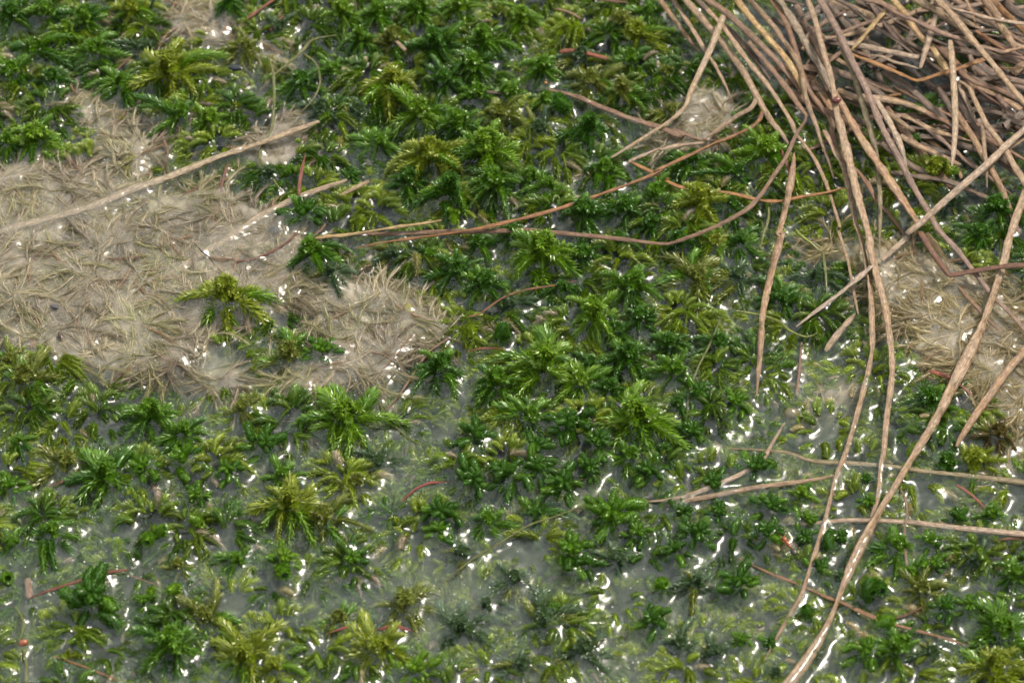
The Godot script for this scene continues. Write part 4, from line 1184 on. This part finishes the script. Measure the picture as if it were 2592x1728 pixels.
	stem("dead_stem", "long pale stem sunk in the tan mat at the left, tip free", "dead stem", "loose dead stems lying on the moss", "bone", 0, [-44,601,17.6,0.3,22,579,22,0.45,143,548,24.2,0.6,242,518,25.3,0.65,331,480,26.4,0.7,419,450,26.4,0.8,551,397,24.2,0.9,661,361,23.1,1.3,749,328,19.8,1.6,807,307,9.9,1.8])
	stem("dead_stem", "brown spotted stem half drowned between the mat and the middle moss", "dead stem", "loose dead stems lying on the moss", "bone", 0, [878,455,9.9,1.2,793,485,18.7,1,727,512,19.8,0.7,661,546,20.9,0.5,573,606,22,0.3,507,645,22,0.2,441,689,17.6,-0.1,369,733,11,-0.7])
	stem("dead_stem", "short straw piece stuck in the film near the ring of dark water", "dead stem", "loose dead stems lying on the moss", "bone", 0, [860,494,7.3,0.9,897,476,13.2,1.1,934,458,11,1.4])
	stem("dead_stem", "thin yellow stem lying under the left end of the long arc", "dead stem", "loose dead stems lying on the moss", "yellow", 0, [1117,557,5.9,1.6,1066,566,12.5,1.5,1018,572,13.2,1.3,937,585,12.5,1,864,596,14.7,0.8,830,598,16.2,0.7,793,604,7.3,0.5])
	stem("dead_stem", "fine dark brown stalk crossing the grey water in the centre", "dead stem", "loose dead stems lying on the moss", "brown2", 0, [1187,801,5.1,0.3,1209,796,9.6,0.6,1235,780,8.8,0.9,1268,756,8.8,1.1,1323,735,8.8,1.2,1397,723,7.3,1,1459,710,2.9,0.4])
	stem("dead_stem", "pinkish stem drowned below the grey water, the upper of two", "dead stem", "loose dead stems lying on the moss", "drown", 0, [1136,855,7.3,0.3,1084,892,9.6,0.25,1048,943,9.6,0.15,1011,998,9.6,-0.05,976,1039,5.1,-0.4])
	stem("dead_stem", "tan stem drowned below the grey water, the lower of two", "dead stem", "loose dead stems lying on the moss", "drown", 0, [1044,844,5.9,0.25,1000,899,8.8,0.2,963,943,8.8,0.05,901,1019,5.1,-0.4])
	stem("dead_stem", "pale stem leaning from the round gall down to the water", "dead stem", "loose dead stems lying on the moss", "pale", 0, [1987,1070,5.1,0.9,1963,1109,8.8,1,1926,1169,14,1,1875,1200,15.4,0.9,1801,1233,16.2,0.7,1728,1259,14,0.4,1672,1267,8.8,0.1,1606,1271,3.7,-0.3])
	stem("dead_stem", "tan stem lying just below the one from the gall", "dead stem", "loose dead stems lying on the moss", "tan", 0, [2114,1203,4.4,0.8,2077,1211,11,0.9,2004,1222,16.2,0.9,1912,1234,16.9,0.8,1820,1252,16.2,0.6,1728,1270,14,0.4,1691,1281,7.3,0])
	stem("dead_stem", "half sunken stem running level to the right edge, the upper one", "dead stem", "loose dead stems lying on the moss", "olive", 0, [1846,1135,5.1,-0.5,1985,1144,11,0,2059,1167,14,0.2,2150,1172,16.2,0.3,2261,1181,16.2,0.3,2352,1194,16.2,0.4,2444,1203,17.6,0.6,2617,1224,17.6,0.9])
	stem("dead_stem", "pinkish stem running level to the right edge, the lower one", "dead stem", "loose dead stems lying on the moss", "pale", 0, [1996,1325,5.1,0,2059,1325,10.3,0.3,2132,1317,13.2,0.5,2206,1317,14.7,0.6,2316,1323,16.2,0.7,2426,1336,18.4,0.8,2617,1354,21.3,1.1])
	stem("dead_stem", "slender stem slipping under both long stems near the bottom right", "dead stem", "loose dead stems lying on the moss", "brown2", 0, [1871,1413,5.1,-0.5,1948,1450,9.6,-0.2,2022,1479,11.8,0,2095,1512,12.5,0.1,2136,1527,14,0.5,2206,1560,16.2,0.8,2279,1585,14.7,0.9,2352,1604,13.2,0.8,2408,1620,10.3,0.6,2454,1634,2.9,0.4])
	stem("needle", "short reddish stub beside the black film at the right", "needle", "short red brown needles", "red", 0, [2422,1228,8.8,1.2,2437,1236,12.5,1.2,2466,1257,11,1,2509,1301,4.4,0.6])
	stem("dead_stem", "grey slimy strand hanging over the level stem at the right", "dead stem", "loose dead stems lying on the moss", "grey", 0, [2279,1236,5.1,0.6,2292,1259,8.8,0.9,2297,1299,8.1,1.1,2290,1354,7.3,0.9,2296,1428,8.1,0.5,2299,1475,5.1,0.2])
	stem("dead_stem", "pinkish stem seen through grey water near the gall", "dead stem", "loose dead stems lying on the moss", "drown", 0, [2030,866,5.9,-0.4,2024,943,10.3,-0.5,2018,1002,8.1,-0.7])
	stem("dead_stem", "stubby cream coloured piece beside the white stub", "dead stem", "loose dead stems lying on the moss", "bone", 0, [2163,795,8.8,0.5,2154,807,16.2,0.7,2125,840,20.6,0.7,2099,875,18.4,0.5,2090,888,9.6,0.3])
	stem("dead_stem", "thin brown stem at the right edge below the lower level stem", "dead stem", "loose dead stems lying on the moss", "brown2", 0, [2514,1369,3.7,0.4,2555,1363,8.8,0.6,2617,1361,10.3,0.8])
	stem("needle", "red needle leaning in from the frame top by the dark moss", "needle", "short red brown needles", "red", 0, [621,50,6.6,0.6,654,26,14.7,0.8,698,-7,13.2,1.1])
	stem("needle", "short red needle sunk right below the one at the frame top", "needle", "short red brown needles", "red", 0, [684,77,7.3,0.4,698,59,12.5,0.5,718,40,7.3,0.3])
	stem("needle", "upright red brown needle standing over the drowned spotted stem", "needle", "short red brown needles", "red", 0, [757,494,8.8,1.2,757,474,11.8,1.4,763,433,11.8,2,773,389,2.9,2.6])
	stem("needle", "dull red needle drowned left of the upright one", "needle", "short red brown needles", "dullred", 0, [551,509,5.9,0,558,474,11,0.2,573,426,10.3,0.3,577,410,4.4,0.1])
	stem("needle", "thin pink needle just above the tan mat", "needle", "short red brown needles", "dullred", 0, [452,501,2.9,0.1,492,478,7.3,0.3,533,455,2.9,0.2])
	stem("needle", "fine purple needle above the small domed moss", "needle", "short red brown needles", "dullred", 0, [257,209,2.9,0.3,294,176,6.6,0.5,336,138,2.9,0.6])
	stem("needle", "curved brown needle drowned in front of the largest left moss", "needle", "short red brown needles", "drown", 0, [399,320,3.7,-0.1,415,356,8.1,-0.2,424,389,8.1,-0.2,408,439,3.7,-0.4])
	stem("needle", "dark green blade sticking up at the frame top", "needle", "short red brown needles", "greenblade", 0, [378,26,9.6,1.5,384,11,11,2.6,393,-15,5.9,4])
	stem("twig", "rust brown scaly twig lying on pale moss near the fan", "twig", "", "rust", 1, [1417,132,8.1,1.6,1426,129,12.5,1.7,1459,128,12.5,1.8,1492,136,12.5,1.8,1536,148,9.6,1.7])
	stem("needle", "short tan chip on the green moss at the upper middle", "needle", "short red brown needles", "bone", 0, [991,90,4.4,2.4,1004,105,12.5,2.4,1026,127,12.5,2.2])
	stem("needle", "brown sliver over the pale hollow near the frame top", "needle", "short red brown needles", "drown", 0, [1404,21,3.7,0.6,1437,29,12.5,0.7,1472,47,5.1,0.6])
	stem("needle", "dark red needle cut by the frame top left of the fan", "needle", "short red brown needles", "darkred", 0, [1496,-3,5.1,1.2,1544,2,10.3,1.3,1590,6,8.8,1.2])
	stem("needle", "curved red needle floating beside the dark pit on the left", "needle", "short red brown needles", "dullred", 0, [595,661,5.9,0.4,643,655,8.8,0.5,698,631,9.6,0.6,735,605,8.8,0.7,759,578,3.7,0.9])
	stem("twig", "tiny black twig lying over the spotted stem", "twig", "", "black", 0, [492,616,2.2,1.2,511,637,5.1,1.3,529,651,3.7,1,542,672,1.8,0.7])
	stem("needle", "red needle pinned under film beside the bubble bud", "needle", "short red brown needles", "red", 0, [1183,889,3.7,0.2,1217,882,8.8,0.3,1275,881,3.7,0.3])
	stem("needle", "long red brown needle floating at the lower left", "needle", "short red brown needles", "dullred", 0, [73,1514,3.7,0.1,121,1495,8.8,0.2,184,1475,10.3,0.3,239,1457,11,0.4,287,1446,11,0.4,325,1442,5.9,0.4])
	stem("needle", "short red needle under the dark moss at the left edge", "needle", "short red brown needles", "dullred", 0, [118,1231,2.9,0.1,154,1220,8.8,0.3,189,1198,4.4,0.4])
	stem("needle", "blurred red needle drowned right of the long floating one", "needle", "short red brown needles", "drown", 0, [272,1435,2.9,-0.4,331,1457,5.9,-0.5,391,1479,5.9,-0.3])
	stem("needle", "orange thread-like needle near the bottom left sprout", "needle", "short red brown needles", "orange", 0, [134,1661,3.7,0.3,206,1685,7.3,0.4,301,1723,4.4,0.2])
	stem("needle", "curved red needle drifting in the clear murky water, the upper one", "needle", "short red brown needles", "red2", 0, [1016,1269,3.7,0,1048,1240,8.8,0.1,1084,1223,11,0.1,1136,1219,4.4,0.1])
	stem("needle", "straight red needle at the bottom, left of the two bent ones", "needle", "short red brown needles", "red2", 0, [831,1602,3.7,0,871,1589,9.6,0.1,901,1583,10.3,0.1,932,1578,5.1,0.1])
	stem("needle", "bent red needle at the bottom, the upper right one", "needle", "short red brown needles", "red2", 0, [952,1595,4.4,0.1,982,1588,12.5,0.2,1011,1588,13.2,0.2,1042,1597,3.7,0.1])
	stem("needle", "bent red needle at the bottom, the lower left one", "needle", "short red brown needles", "red2", 0, [892,1656,2.9,0,915,1628,8.8,0.1,947,1602,4.4,0.2])
	stem("needle", "dark red thin needle beside the yellow tufted moss at the right", "needle", "short red brown needles", "darkred", 0, [2257,1567,3.7,0.4,2290,1558,8.8,0.5,2336,1536,5.1,0.7])
	stem("needle", "red bract at the crossing of the dark thin stem", "needle", "short red brown needles", "red", 0, [1979,378,4.1,2,1989,406,12.2,1.8,2000,441,4.9,1.3])
	stem("needle", "orange flake half hidden by the sweeping stem at the right", "needle", "short red brown needles", "rust", 0, [2352,938,7.3,0.9,2375,945,16.9,1,2408,956,11,1])
	stem("needle", "brown chip emerging right of the sweeping stem", "needle", "short red brown needles", "dullred", 0, [2428,971,8.8,0.6,2444,984,11,0.6,2462,1001,4.4,0.3])
	stem("needle", "orange leaf sliver on bright moss under the pile", "needle", "short red brown needles", "orange", 0, [2236,245,4.9,1.9,2259,242,10.6,2,2285,236,4.1,2])
	stem("leaf_flake", "rosy flake lying in the water at the lower left", "leaf flake", "", "drown", 0, [68,1464,14.7,-0.2,70,1475,22.8,-0.25,72,1505,24.2,-0.3,75,1514,11,-0.35])
	stem("algae_strand", "yellow green strand hanging down beside the black beetle", "algae", "green algae strands", "algae", 0, [676,140,7.3,1.3,689,173,9.6,1.3,694,228,8.8,1.1,692,279,8.8,0.9,687,323,7.3,0.8,665,367,7.3,0.6,656,399,8.8,0.5,676,430,8.1,0.5,709,481,5.1,0.3])
	stem("algae_strand", "pale strand forking right from the beetle strand", "algae", "green algae strands", "algae", 0, [691,191,5.9,1.2,731,158,8.1,1.4,768,125,9.6,1.5,790,101,8.1,1.4,852,88,3.7,1.1])
	stem("algae_strand", "looping strand right of the beetle", "algae", "green algae strands", "algae", 0, [768,136,7.3,1.3,797,158,6.6,1.2,810,206,6.6,1,793,250,5.9,0.8,764,281,3.7,0.5])
	stem("algae_strand", "bright green thread on the right moss beside the steep light stem", "algae", "green algae strands", "algae", 0, [1824,807,3.7,0.9,1798,870,6.6,1,1768,929,5.9,1,1745,995,5.9,0.9,1739,1057,2.9,0.6])
	stem("algae_strand", "forked green shoot lying under the steep light stem", "algae", "green algae strands", "algaebright", 0, [1864,787,5.9,1,1919,796,8.1,1.1,1967,811,9.6,1.1,2000,837,8.1,1,2044,853,6.6,0.9,2070,842,2.9,0.9])
	stem("algae_strand", "light green stalk upright between the white stub and steep stem", "algae", "green algae strands", "algae", 0, [2084,638,6.6,0.9,2090,686,8.8,1,2094,745,3.7,0.7])
	stem("algae_strand", "bright yellow green blade above the pale mat at the right", "algae", "green algae strands", "algaebright", 0, [2014,578,3.7,1.5,2022,591,11,1.5,2051,613,8.8,1.2,2079,637,2.9,0.7])
	stem("algae_strand", "long fine strand across the murky water at the bottom", "algae", "green algae strands", "algae", 0, [1117,1479,3.7,-0.2,1195,1416,5.9,0.2,1268,1372,5.9,0.4,1342,1328,6.6,0.5,1397,1310,6.6,0.6,1488,1277,2.9,0.5])
	stem("algae_strand", "wavy strand at the lower left above the round seed", "algae", "green algae strands", "algae", 0, [37,1534,4.4,0.1,55,1563,8.1,0.2,58,1589,7.3,0.2,51,1617,3.7,0.2])
	stem("algae_strand", "wavy strand at the lower left below the round seed", "algae", "green algae strands", "algae", 0, [55,1641,3.7,0.2,66,1677,8.8,0.3,64,1728,8.8,0.2])
	stem("algae_strand", "curved pale strand over the murky channel at the left", "algae", "green algae strands", "algae", 0, [235,965,3.7,-0.2,264,930,7.3,0,312,903,7.3,0.2,367,899,6.6,0.1,444,905,2.9,-0.2])
	stem("algae_strand", "thin curled strand in the grey water in the centre", "algae", "green algae strands", "algae", 0, [1004,940,2.9,-0.2,963,984,5.1,0,955,1009,5.9,0,971,1041,5.9,0,1011,1090,5.1,-0.1,1064,1127,2.9,-0.3])
	stem("algae_strand", "grey green thread right of the tall bright moss in the centre", "algae", "green algae strands", "algae", 0, [1946,520,4.1,0.9,1946,551,9.4,1,1933,596,7.3,0.9,1925,627,4.9,0.8])

func hidden_stems() -> void:
	# the soaked lower layers of the heap, seen in its gaps, and the heap going on past the frame
	for i in 150:
		var px := rng.randf_range(1900, 2720)
		var py := rng.randf_range(-180, 540)
		if i < 95:
			px = rng.randf_range(2000, 2600)
			py = rng.randf_range(-40, 420)
		if px < 2020 and py > 160 or py > 330 and px < 2280:
			continue
		var p := at(px, py, 0.0)
		var ang := deg_to_rad(rng.randf_range(20, 75)) if rng.randf() < 0.7 else deg_to_rad(rng.randf_range(-60, 20))
		var dir := Vector3(cos(ang), 0, sin(ang))
		var l := rng.randf_range(10, 24)
		var h := rng.randf_range(0.2, 2.6)
		if px > 2620 or py < -60:
			h = rng.randf_range(0.4, 6.0)
		var w := rng.randf_range(0.8, 1.5)
		var bend := Vector3(-dir.z, 0, dir.x) * rng.randf_range(-1.6, 1.6)
		var a := []
		for k in 5:
			var t := k / 4.0
			var q := p + dir * (l * (t - 0.5)) + bend * sin(t * PI)
			a.append(Vector4(q.x, h + rng.randf_range(-0.2, 0.2), q.z, w * (1.0 if k < 4 else 0.5)))
		var tone: String = ["dark", "brown", "dark", "purple", "tan"][i % 5]
		var part := "at the outer rim of the heap" if px > 2592 or py < 0 else ("in the left part of the heap" if px < 2160 else ("in the top right corner of the heap" if py < 150 and px > 2380 else ("at the right edge of the heap" if px > 2420 else "in the middle of the heap")))
		place_stem("dead_stem", "%s soaked stem deep %s, mostly covered" % [{"dark": "very dark brown", "brown": "brown", "purple": "purplish", "tan": "dull tan"}[tone], part], "dead stem", "soaked stems low in the heap", tone, 0, a, 0.5)

# ------------------------------------------------------------------ insects, seeds, gall
func limb(mb: MB, pts: Array, r: float, col: Color) -> void:
	var p := PackedVector3Array(pts)
	var rr := PackedFloat32Array()
	for i in pts.size():
		rr.append(r * (1.0 - 0.5 * i / pts.size()))
	mb.tube(p, rr, 5, col)

func shiny(r: float, g: float, b: float, rough: float) -> StandardMaterial3D:
	var m := StandardMaterial3D.new()
	m.albedo_color = lin(r, g, b)
	m.vertex_color_use_as_albedo = true
	m.roughness = rough
	m.metallic_specular = 0.5
	return m

func beetle(px: float, py: float, l: float, turn: float, label: String, mat: StandardMaterial3D, h: float) -> void:
	var p := at(px, py, h)
	var o := thing("beetle", label, "insect", p)
	o.rotation.y = turn
	var mb := MB.new()
	var rows := 20
	for j in rows + 1:
		var t := float(j) / rows
		var r := pow(sin(PI * clampf(t * 0.97 + 0.015, 0, 1)), 0.62) * l * 0.27
		if absf(t - 0.72) < 0.03:
			r *= 0.88
		if t > 0.88:
			r *= 0.8
		if j % 3 == 0 and t < 0.7:
			r *= 0.96
		for k in 16:
			var a := TAU * k / 16
			var y := sin(a) * r * 0.75
			if k == 4 and t < 0.7:
				y -= r * 0.07
			mb.vert(Vector3((t - 0.5) * l, y, cos(a) * r), Vector3((t - 0.5) * 0.9, sin(a), cos(a)), Color(1, 1, 1))
	for j in rows:
		for k in 16:
			var a := j * 16 + k
			var b := j * 16 + (k + 1) % 16
			mb.tri(a, b, a + 16)
			mb.tri(b, b + 16, a + 16)
	put("body", mb.mesh(), mat, o)
	for s in [-1, 1]:
		for k in 3:
			var ml := MB.new()
			var x := (0.05 + 0.13 * k) * l
			limb(ml, [Vector3(x, -l * 0.1, s * l * 0.2), Vector3(x + (k - 1) * l * 0.08, 0.0, s * l * 0.34), Vector3(x + (k - 1) * l * 0.15, -l * 0.2, s * l * 0.44)], l * 0.022, Color(1, 1, 1))
			put("leg", ml.mesh(), mat, o)
		var mf := MB.new()
		limb(mf, [Vector3(l * 0.46, 0, s * l * 0.06), Vector3(l * 0.56, l * 0.03, s * l * 0.14), Vector3(l * 0.64, 0, s * l * 0.18)], l * 0.014, Color(1, 1, 1))
		put("antenna", mf.mesh(), mat, o)

func ant() -> void:
	var p := at(1728 + 742 / 2.7222, 1152 + 640 / 2.7222, 1.3)
	var o := thing("ant", "reddish brown ant with a dark abdomen, clinging beside a round moss knob", "insect", p)
	o.rotation = Vector3(0.1, deg_to_rad(118), 0)
	var m := shiny(1, 1, 1, 0.3)
	var mb := MB.new()
	var red := Color(0.20, 0.05, 0.015)
	mb.ball(Vector3(1.55, 0.25, 0), Vector3(0.42, 0.32, 0.38), Basis.IDENTITY, red)
	mb.ball(Vector3(0.85, 0.22, 0), Vector3(0.5, 0.28, 0.27), Basis.IDENTITY, red)
	mb.ball(Vector3(0.25, 0.2, 0), Vector3(0.42, 0.24, 0.22), Basis.IDENTITY, Color(0.15, 0.04, 0.015))
	mb.ball(Vector3(-0.22, 0.24, 0), Vector3(0.2, 0.26, 0.18), Basis.IDENTITY, Color(0.12, 0.035, 0.015))
	mb.ball(Vector3(-0.95, 0.2, 0), Vector3(0.68, 0.42, 0.44), Basis.IDENTITY, Color(0.03, 0.02, 0.018), 12, 8)
	put("body", mb.mesh(), m, o)
	for s in [-1, 1]:
		for k in 3:
			var ml := MB.new()
			var x := 1.0 - 0.42 * k
			limb(ml, [Vector3(x, 0.1, s * 0.18), Vector3(x + (1 - k) * 0.35, 0.6, s * 0.75), Vector3(x + (1 - k) * 0.8, -0.4, s * 1.15)], 0.07, Color(0.14, 0.04, 0.02))
			put("leg", ml.mesh(), m, o)
		var mf := MB.new()
		limb(mf, [Vector3(1.8, 0.35, s * 0.12), Vector3(2.2, 0.6, s * 0.4), Vector3(2.65, 0.4, s * 0.5)], 0.045, red)
		put("antenna", mf.mesh(), m, o)

func seed_ball(called: String, label: String, px: float, py: float, h: float, r: Vector3, col: Color, turn: float) -> Node3D:
	var p := at(px, py, h)
	var mb := MB.new()
	mb.ball(Vector3.ZERO, r, Basis.IDENTITY, Color(1, 1, 1), 12, 8)
	for i in mb.v.size():
		var k := 1.0 + 0.28 * n_fine.get_noise_3dv(mb.v[i] * 3000.0 + p)
		mb.v[i] *= k
		mb.c[i] = Color(k, k, k) if k > 0.97 else Color(0.7, 0.65, 0.6)
	var o := put(called, mb.mesh(), shiny(col.r, col.g, col.b, 0.35), self)
	o.position = p * MM
	o.rotation.y = turn
	tag(o, label, "seed")
	stamp(p - Vector3(0, 0.2, 0), r.x)
	return o

func small_things() -> void:
	beetle(595, 171, 2.5, deg_to_rad(-8), "glossy black beetle resting on wet moss beside the yellow green head", shiny(0.012, 0.013, 0.016, 0.22), 1.9)
	beetle(136, 776, 1.5, deg_to_rad(-20), "tiny dark insect on the tan mat, the upper of two", shiny(0.05, 0.045, 0.05, 0.25), 0.55)
	beetle(152, 849, 1.5, deg_to_rad(-65), "tiny brown insect on the tan mat, the lower of two", shiny(0.05, 0.03, 0.02, 0.3), 0.55)
	ant()
	seed_ball("seed", "reddish brown seed floating at the lower left between two wavy strands", 57, 1627, 0.35, Vector3(0.75, 0.5, 0.5), Color(0.20, 0.055, 0.02), 0.3)
	seed_ball("seed", "tiny orange seed on dark moss above the sodden stem", 864 + 1410 / 2.7222, 570 / 2.7222, 2.0, Vector3(0.26, 0.2, 0.22), Color(0.45, 0.16, 0.02), 0.0)
	seed_ball("seed", "dark red husk stuck at the joint of the longest stem", 2119, 253, 5.6, Vector3(0.8, 0.5, 0.6), Color(0.10, 0.02, 0.015), 0.4)
	seed_ball("seed", "small orange seed on the dark moss left of the channel", 1655 / 2.7222, 576 + 1485 / 2.7222, 0.9, Vector3(0.45, 0.18, 0.2), Color(0.40, 0.21, 0.03), 0.3)
	seed_ball("seed", "dark fleck resting on the broad pale rosette in the middle", 864 + 1915 / 2.7222, 576 + 1225 / 2.7222, 2.6, Vector3(0.75, 0.3, 0.4), Color(0.03, 0.025, 0.02), -0.8)
	seed_ball("seed", "black clot in the pit beside the curved red needle", 1900 / 2.7222, 576 + 15 / 2.7222, 0.2, Vector3(1.4, 0.5, 0.9), Color(0.012, 0.012, 0.014), 0.1)
	seed_ball("seed", "pale round gall on the mat where the leaning pale stem begins", 1728 + 750 / 2.7222, 576 + 1285 / 2.7222, -0.35, Vector3(1.2, 0.95, 1.05), Color(0.115, 0.092, 0.036), 0.0)
	seed_ball("seed", "dark hole-like speck on top of the pale gall", 1728 + 742 / 2.7222, 576 + 1308 / 2.7222, 0.52, Vector3(0.22, 0.12, 0.2), Color(0.03, 0.02, 0.012), 0.0)
	seed_ball("seed", "dull yellow bud on the mat right of the drowned pink stems", 864 + 465 / 2.7222, 576 + 560 / 2.7222, 0.3, Vector3(0.8, 0.5, 1.2), Color(0.15, 0.13, 0.032), 0.4)

# ------------------------------------------------------------------ the water
func water_film() -> void:
	var soft := PackedFloat32Array()
	soft.resize(NX * NZ)
	for k in NX * NZ:
		var bx := (k % NX) * CELL / 0.9
		var bz := (k / NX) * CELL / 0.9
		var bk := int(bz) * bed_nx + int(bx)
		var fx := bx - int(bx)
		var fz := bz - int(bz)
		var by := lerpf(lerpf(bed_ys[bk], bed_ys[bk + 1], fx), lerpf(bed_ys[mini(bk + bed_nx, bed_ys.size() - 2)], bed_ys[mini(bk + bed_nx, bed_ys.size() - 2) + 1], fx), fz)
		hmap[k] = maxf(hmap[k], by)
		soft[k] = clampf(hmap[k], -1.8, 1.6)
	for rep in 2:
		soft = blur(soft, 1)
	var murk := PackedFloat32Array()
	murk.resize(NX * NZ)
	var cap := PackedFloat32Array()
	cap.resize(NX * NZ)
	var base := PackedFloat32Array()
	base.resize(NX * NZ)
	var rip := PackedFloat32Array()
	rip.resize(NX * NZ)
	for j in NZ:
		var z := Z0 + j * CELL
		for i in NX:
			var x := X0 + i * CELL
			var k := j * NX + i
			var edge := minf(minf(i, NX - 1 - i), minf(j, NZ - 1 - j)) / 30.0
			var m := clampf(edge, 0.0, 1.0)
			var tt := tanness(x, z)
			var lush := clampf(field(lush_blobs, x, z), 0.0, 1.0)
			var mk := clampf(field(murk_blobs, x, z), 0.0, 1.0)
			murk[k] = mk
			var env := clampf(soft[k] + 0.16 - 0.40 * lush + 0.32 * tt, -1.2, 1.3)
			base[k] = lerpf(env, maxf(env, -0.3), maxf(mk * 0.9, glaze(x, z) * 0.45)) * m
			rip[k] = ((0.10 + 0.13 * tt) * n_swirl.get_noise_2d(x, z * 1.2) + (0.07 + 0.10 * tt) * n_fine.get_noise_2d(x * 1.1, z * 1.1)) * m
			cap[k] = base[k] + (0.55 + 0.55 * n_cap.get_noise_2d(x, z)) * m
			wmap[k] = base[k]
	var s := pow(CELL / 0.62, 2.0)
	for it in 24:
		for j in range(1, NZ - 1):
			var r := j * NX
			for i in range(1, NX - 1):
				var k := r + i
				var w := (wmap[k - 1] + wmap[k + 1] + wmap[k - NX] + wmap[k + NX] + s * base[k]) / (4.0 + s)
				var hh := hmap[k]
				if hh > w:
					w = minf(hh, maxf(cap[k], w))
				wmap[k] = w
	# one pass of smoothing: surface tension rounds the creases
	var mb := MB.new()
	var ys := PackedFloat32Array()
	ys.resize(NX * NZ)
	for j in NZ:
		for i in NX:
			var k := j * NX + i
			var y := wmap[k]
			if i > 0 and j > 0 and i < NX - 1 and j < NZ - 1:
				y = y * 0.4 + (wmap[k - 1] + wmap[k + 1] + wmap[k - NX] + wmap[k + NX]) * 0.15
			y += rip[k]
			ys[k] = y
			var x := X0 + i * CELL
			var z := Z0 + j * CELL
			var q := 0.6
			mb.vert(Vector3(x, y, z), Vector3.UP, Color(q, q * 1.03, q * 0.98))
	grid_normals(mb, ys, NX, NZ, CELL)
	wmap = ys
	film_mat = StandardMaterial3D.new()
	film_mat.transparency = BaseMaterial3D.TRANSPARENCY_ALPHA
	film_mat.albedo_color = Color(0.74, 0.83, 0.76, 0.02)
	film_mat.vertex_color_use_as_albedo = true
	film_mat.roughness = 0.24
	film_mat.metallic_specular = 0.46
	var o := put("water", mb.mesh(), film_mat, self)
	o.set_meta("kind", "structure")
	silt(murk)
	var mo := MB.new()
	ring(mo, 0.0, Color(0.5, 0.5, 0.48))
	var o2 := put("water", mo.mesh(), film_mat, self)
	o2.set_meta("kind", "structure")

func silt(murk: PackedFloat32Array) -> void:
	# fine silt hanging in the water, thickest in the open channels
	var mb := MB.new()
	var nx := NX / 2
	var nz := NZ / 2
	var ys := PackedFloat32Array()
	for j in nz:
		for i in nx:
			var k := j * 2 * NX + i * 2
			var x := X0 + i * 2 * CELL
			var z := Z0 + j * 2 * CELL
			var edge := clampf(minf(minf(i, nx - 1 - i), minf(j, nz - 1 - j)) / 30.0, 0.0, 1.0)
			var a := clampf(0.02 + 0.10 * murk[k] + 0.10 * n_reg.get_noise_2d(x * 1.7, z * 1.7) + 0.14 * n_bed.get_noise_2d(x, z) + clampf(z * 0.0022, -0.08, 0.1), 0.0, 0.3) * edge
			var tt := tanness(x, z)
			var y := wmap[k] - lerpf(0.35 + 0.5 * murk[k], 0.07, tt)
			a = clampf(a + tt * (0.24 + 0.30 * n_bed.get_noise_2d(x * 0.8 + 9.0, z * 0.8)), 0.0, 0.6) * edge
			var q := Vector3(0.15, 0.175, 0.12).lerp(Vector3(0.31, 0.25, 0.19), tt)
			ys.append(y)
			mb.vert(Vector3(x, y, z), Vector3.UP, Color(q.x, q.y, q.z, a))
	grid_normals(mb, ys, nx, nz, CELL * 2.0)
	var m := StandardMaterial3D.new()
	m.transparency = BaseMaterial3D.TRANSPARENCY_ALPHA
	m.vertex_color_use_as_albedo = true
	m.roughness = 1.0
	m.metallic_specular = 0.0
	var o := put("murky_water", mb.mesh(), m, self)
	o.set_meta("kind", "structure")

func blur(a: PackedFloat32Array, r: int) -> PackedFloat32Array:
	# box blur, rows then columns
	var b := PackedFloat32Array()
	b.resize(NX * NZ)
	var c := PackedFloat32Array()
	c.resize(NX * NZ)
	var n := 2.0 * r + 1.0
	for j in NZ:
		var s := 0.0
		for i in range(-r, NX):
			s += a[j * NX + mini(i + r, NX - 1)]
			if i < 0:
				continue
			if i > r:
				s -= a[j * NX + i - r - 1]
			b[j * NX + i] = s / n if i > r else s / (i + r + 1.0)
	for i in NX:
		var s := 0.0
		for j in range(-r, NZ):
			s += b[mini(j + r, NZ - 1) * NX + i]
			if j < 0:
				continue
			if j > r:
				s -= b[(j - r - 1) * NX + i]
			c[j * NX + i] = s / n if j > r else s / (j + r + 1.0)
	return c

func film_at(x: float, z: float) -> float:
	var i := clampi(int((x - X0) / CELL), 0, NX - 1)
	var j := clampi(int((z - Z0) / CELL), 0, NZ - 1)
	return wmap[j * NX + i]

func floating_dust() -> void:
	var mb := MB.new()
	mb.ball(Vector3.ZERO, Vector3(0.05, 0.035, 0.05), Basis.IDENTITY, Color(1, 1, 1), 5, 3)
	var mm := MultiMesh.new()
	mm.transform_format = MultiMesh.TRANSFORM_3D
	mm.use_colors = true
	mm.mesh = mb.mesh()
	var list := []
	var n := FastNoiseLite.new()
	n.seed = 77
	n.frequency = 0.09
	n.fractal_octaves = 3
	while list.size() < 9000:
		var x := rng.randf_range(X0 + 20, X0 + NX * CELL - 20)
		var z := rng.randf_range(Z0 + 10, Z0 + NZ * CELL - 5)
		var k := n.get_noise_2d(x, z) * 1.6 + 0.35 - x * 0.006 + z * 0.004
		if rng.randf() > k:
			continue
		list.append(Vector3(x, film_at(x, z) + 0.01, z))
	mm.instance_count = list.size()
	for i in list.size():
		var sc := pow(rng.randf(), 3.0) * 1.3 + 0.5
		mm.set_instance_transform(i, Transform3D(Basis(Vector3.UP, rng.randf() * 6.0).scaled(Vector3(sc, sc, sc * rng.randf_range(0.7, 1.6))), list[i] * MM))
		var g := rng.randf_range(0.4, 0.85)
		mm.set_instance_color(i, Color(g, g * 0.98, g * 0.86))
	var o := MultiMeshInstance3D.new()
	o.multimesh = mm
	var m := shiny(1, 1, 1, 0.6)
	o.material_override = m
	named(o, "floating_dust", self)
	o.set_meta("kind", "stuff")
	o.set_meta("label", "pale pollen grains scattered over the water film")
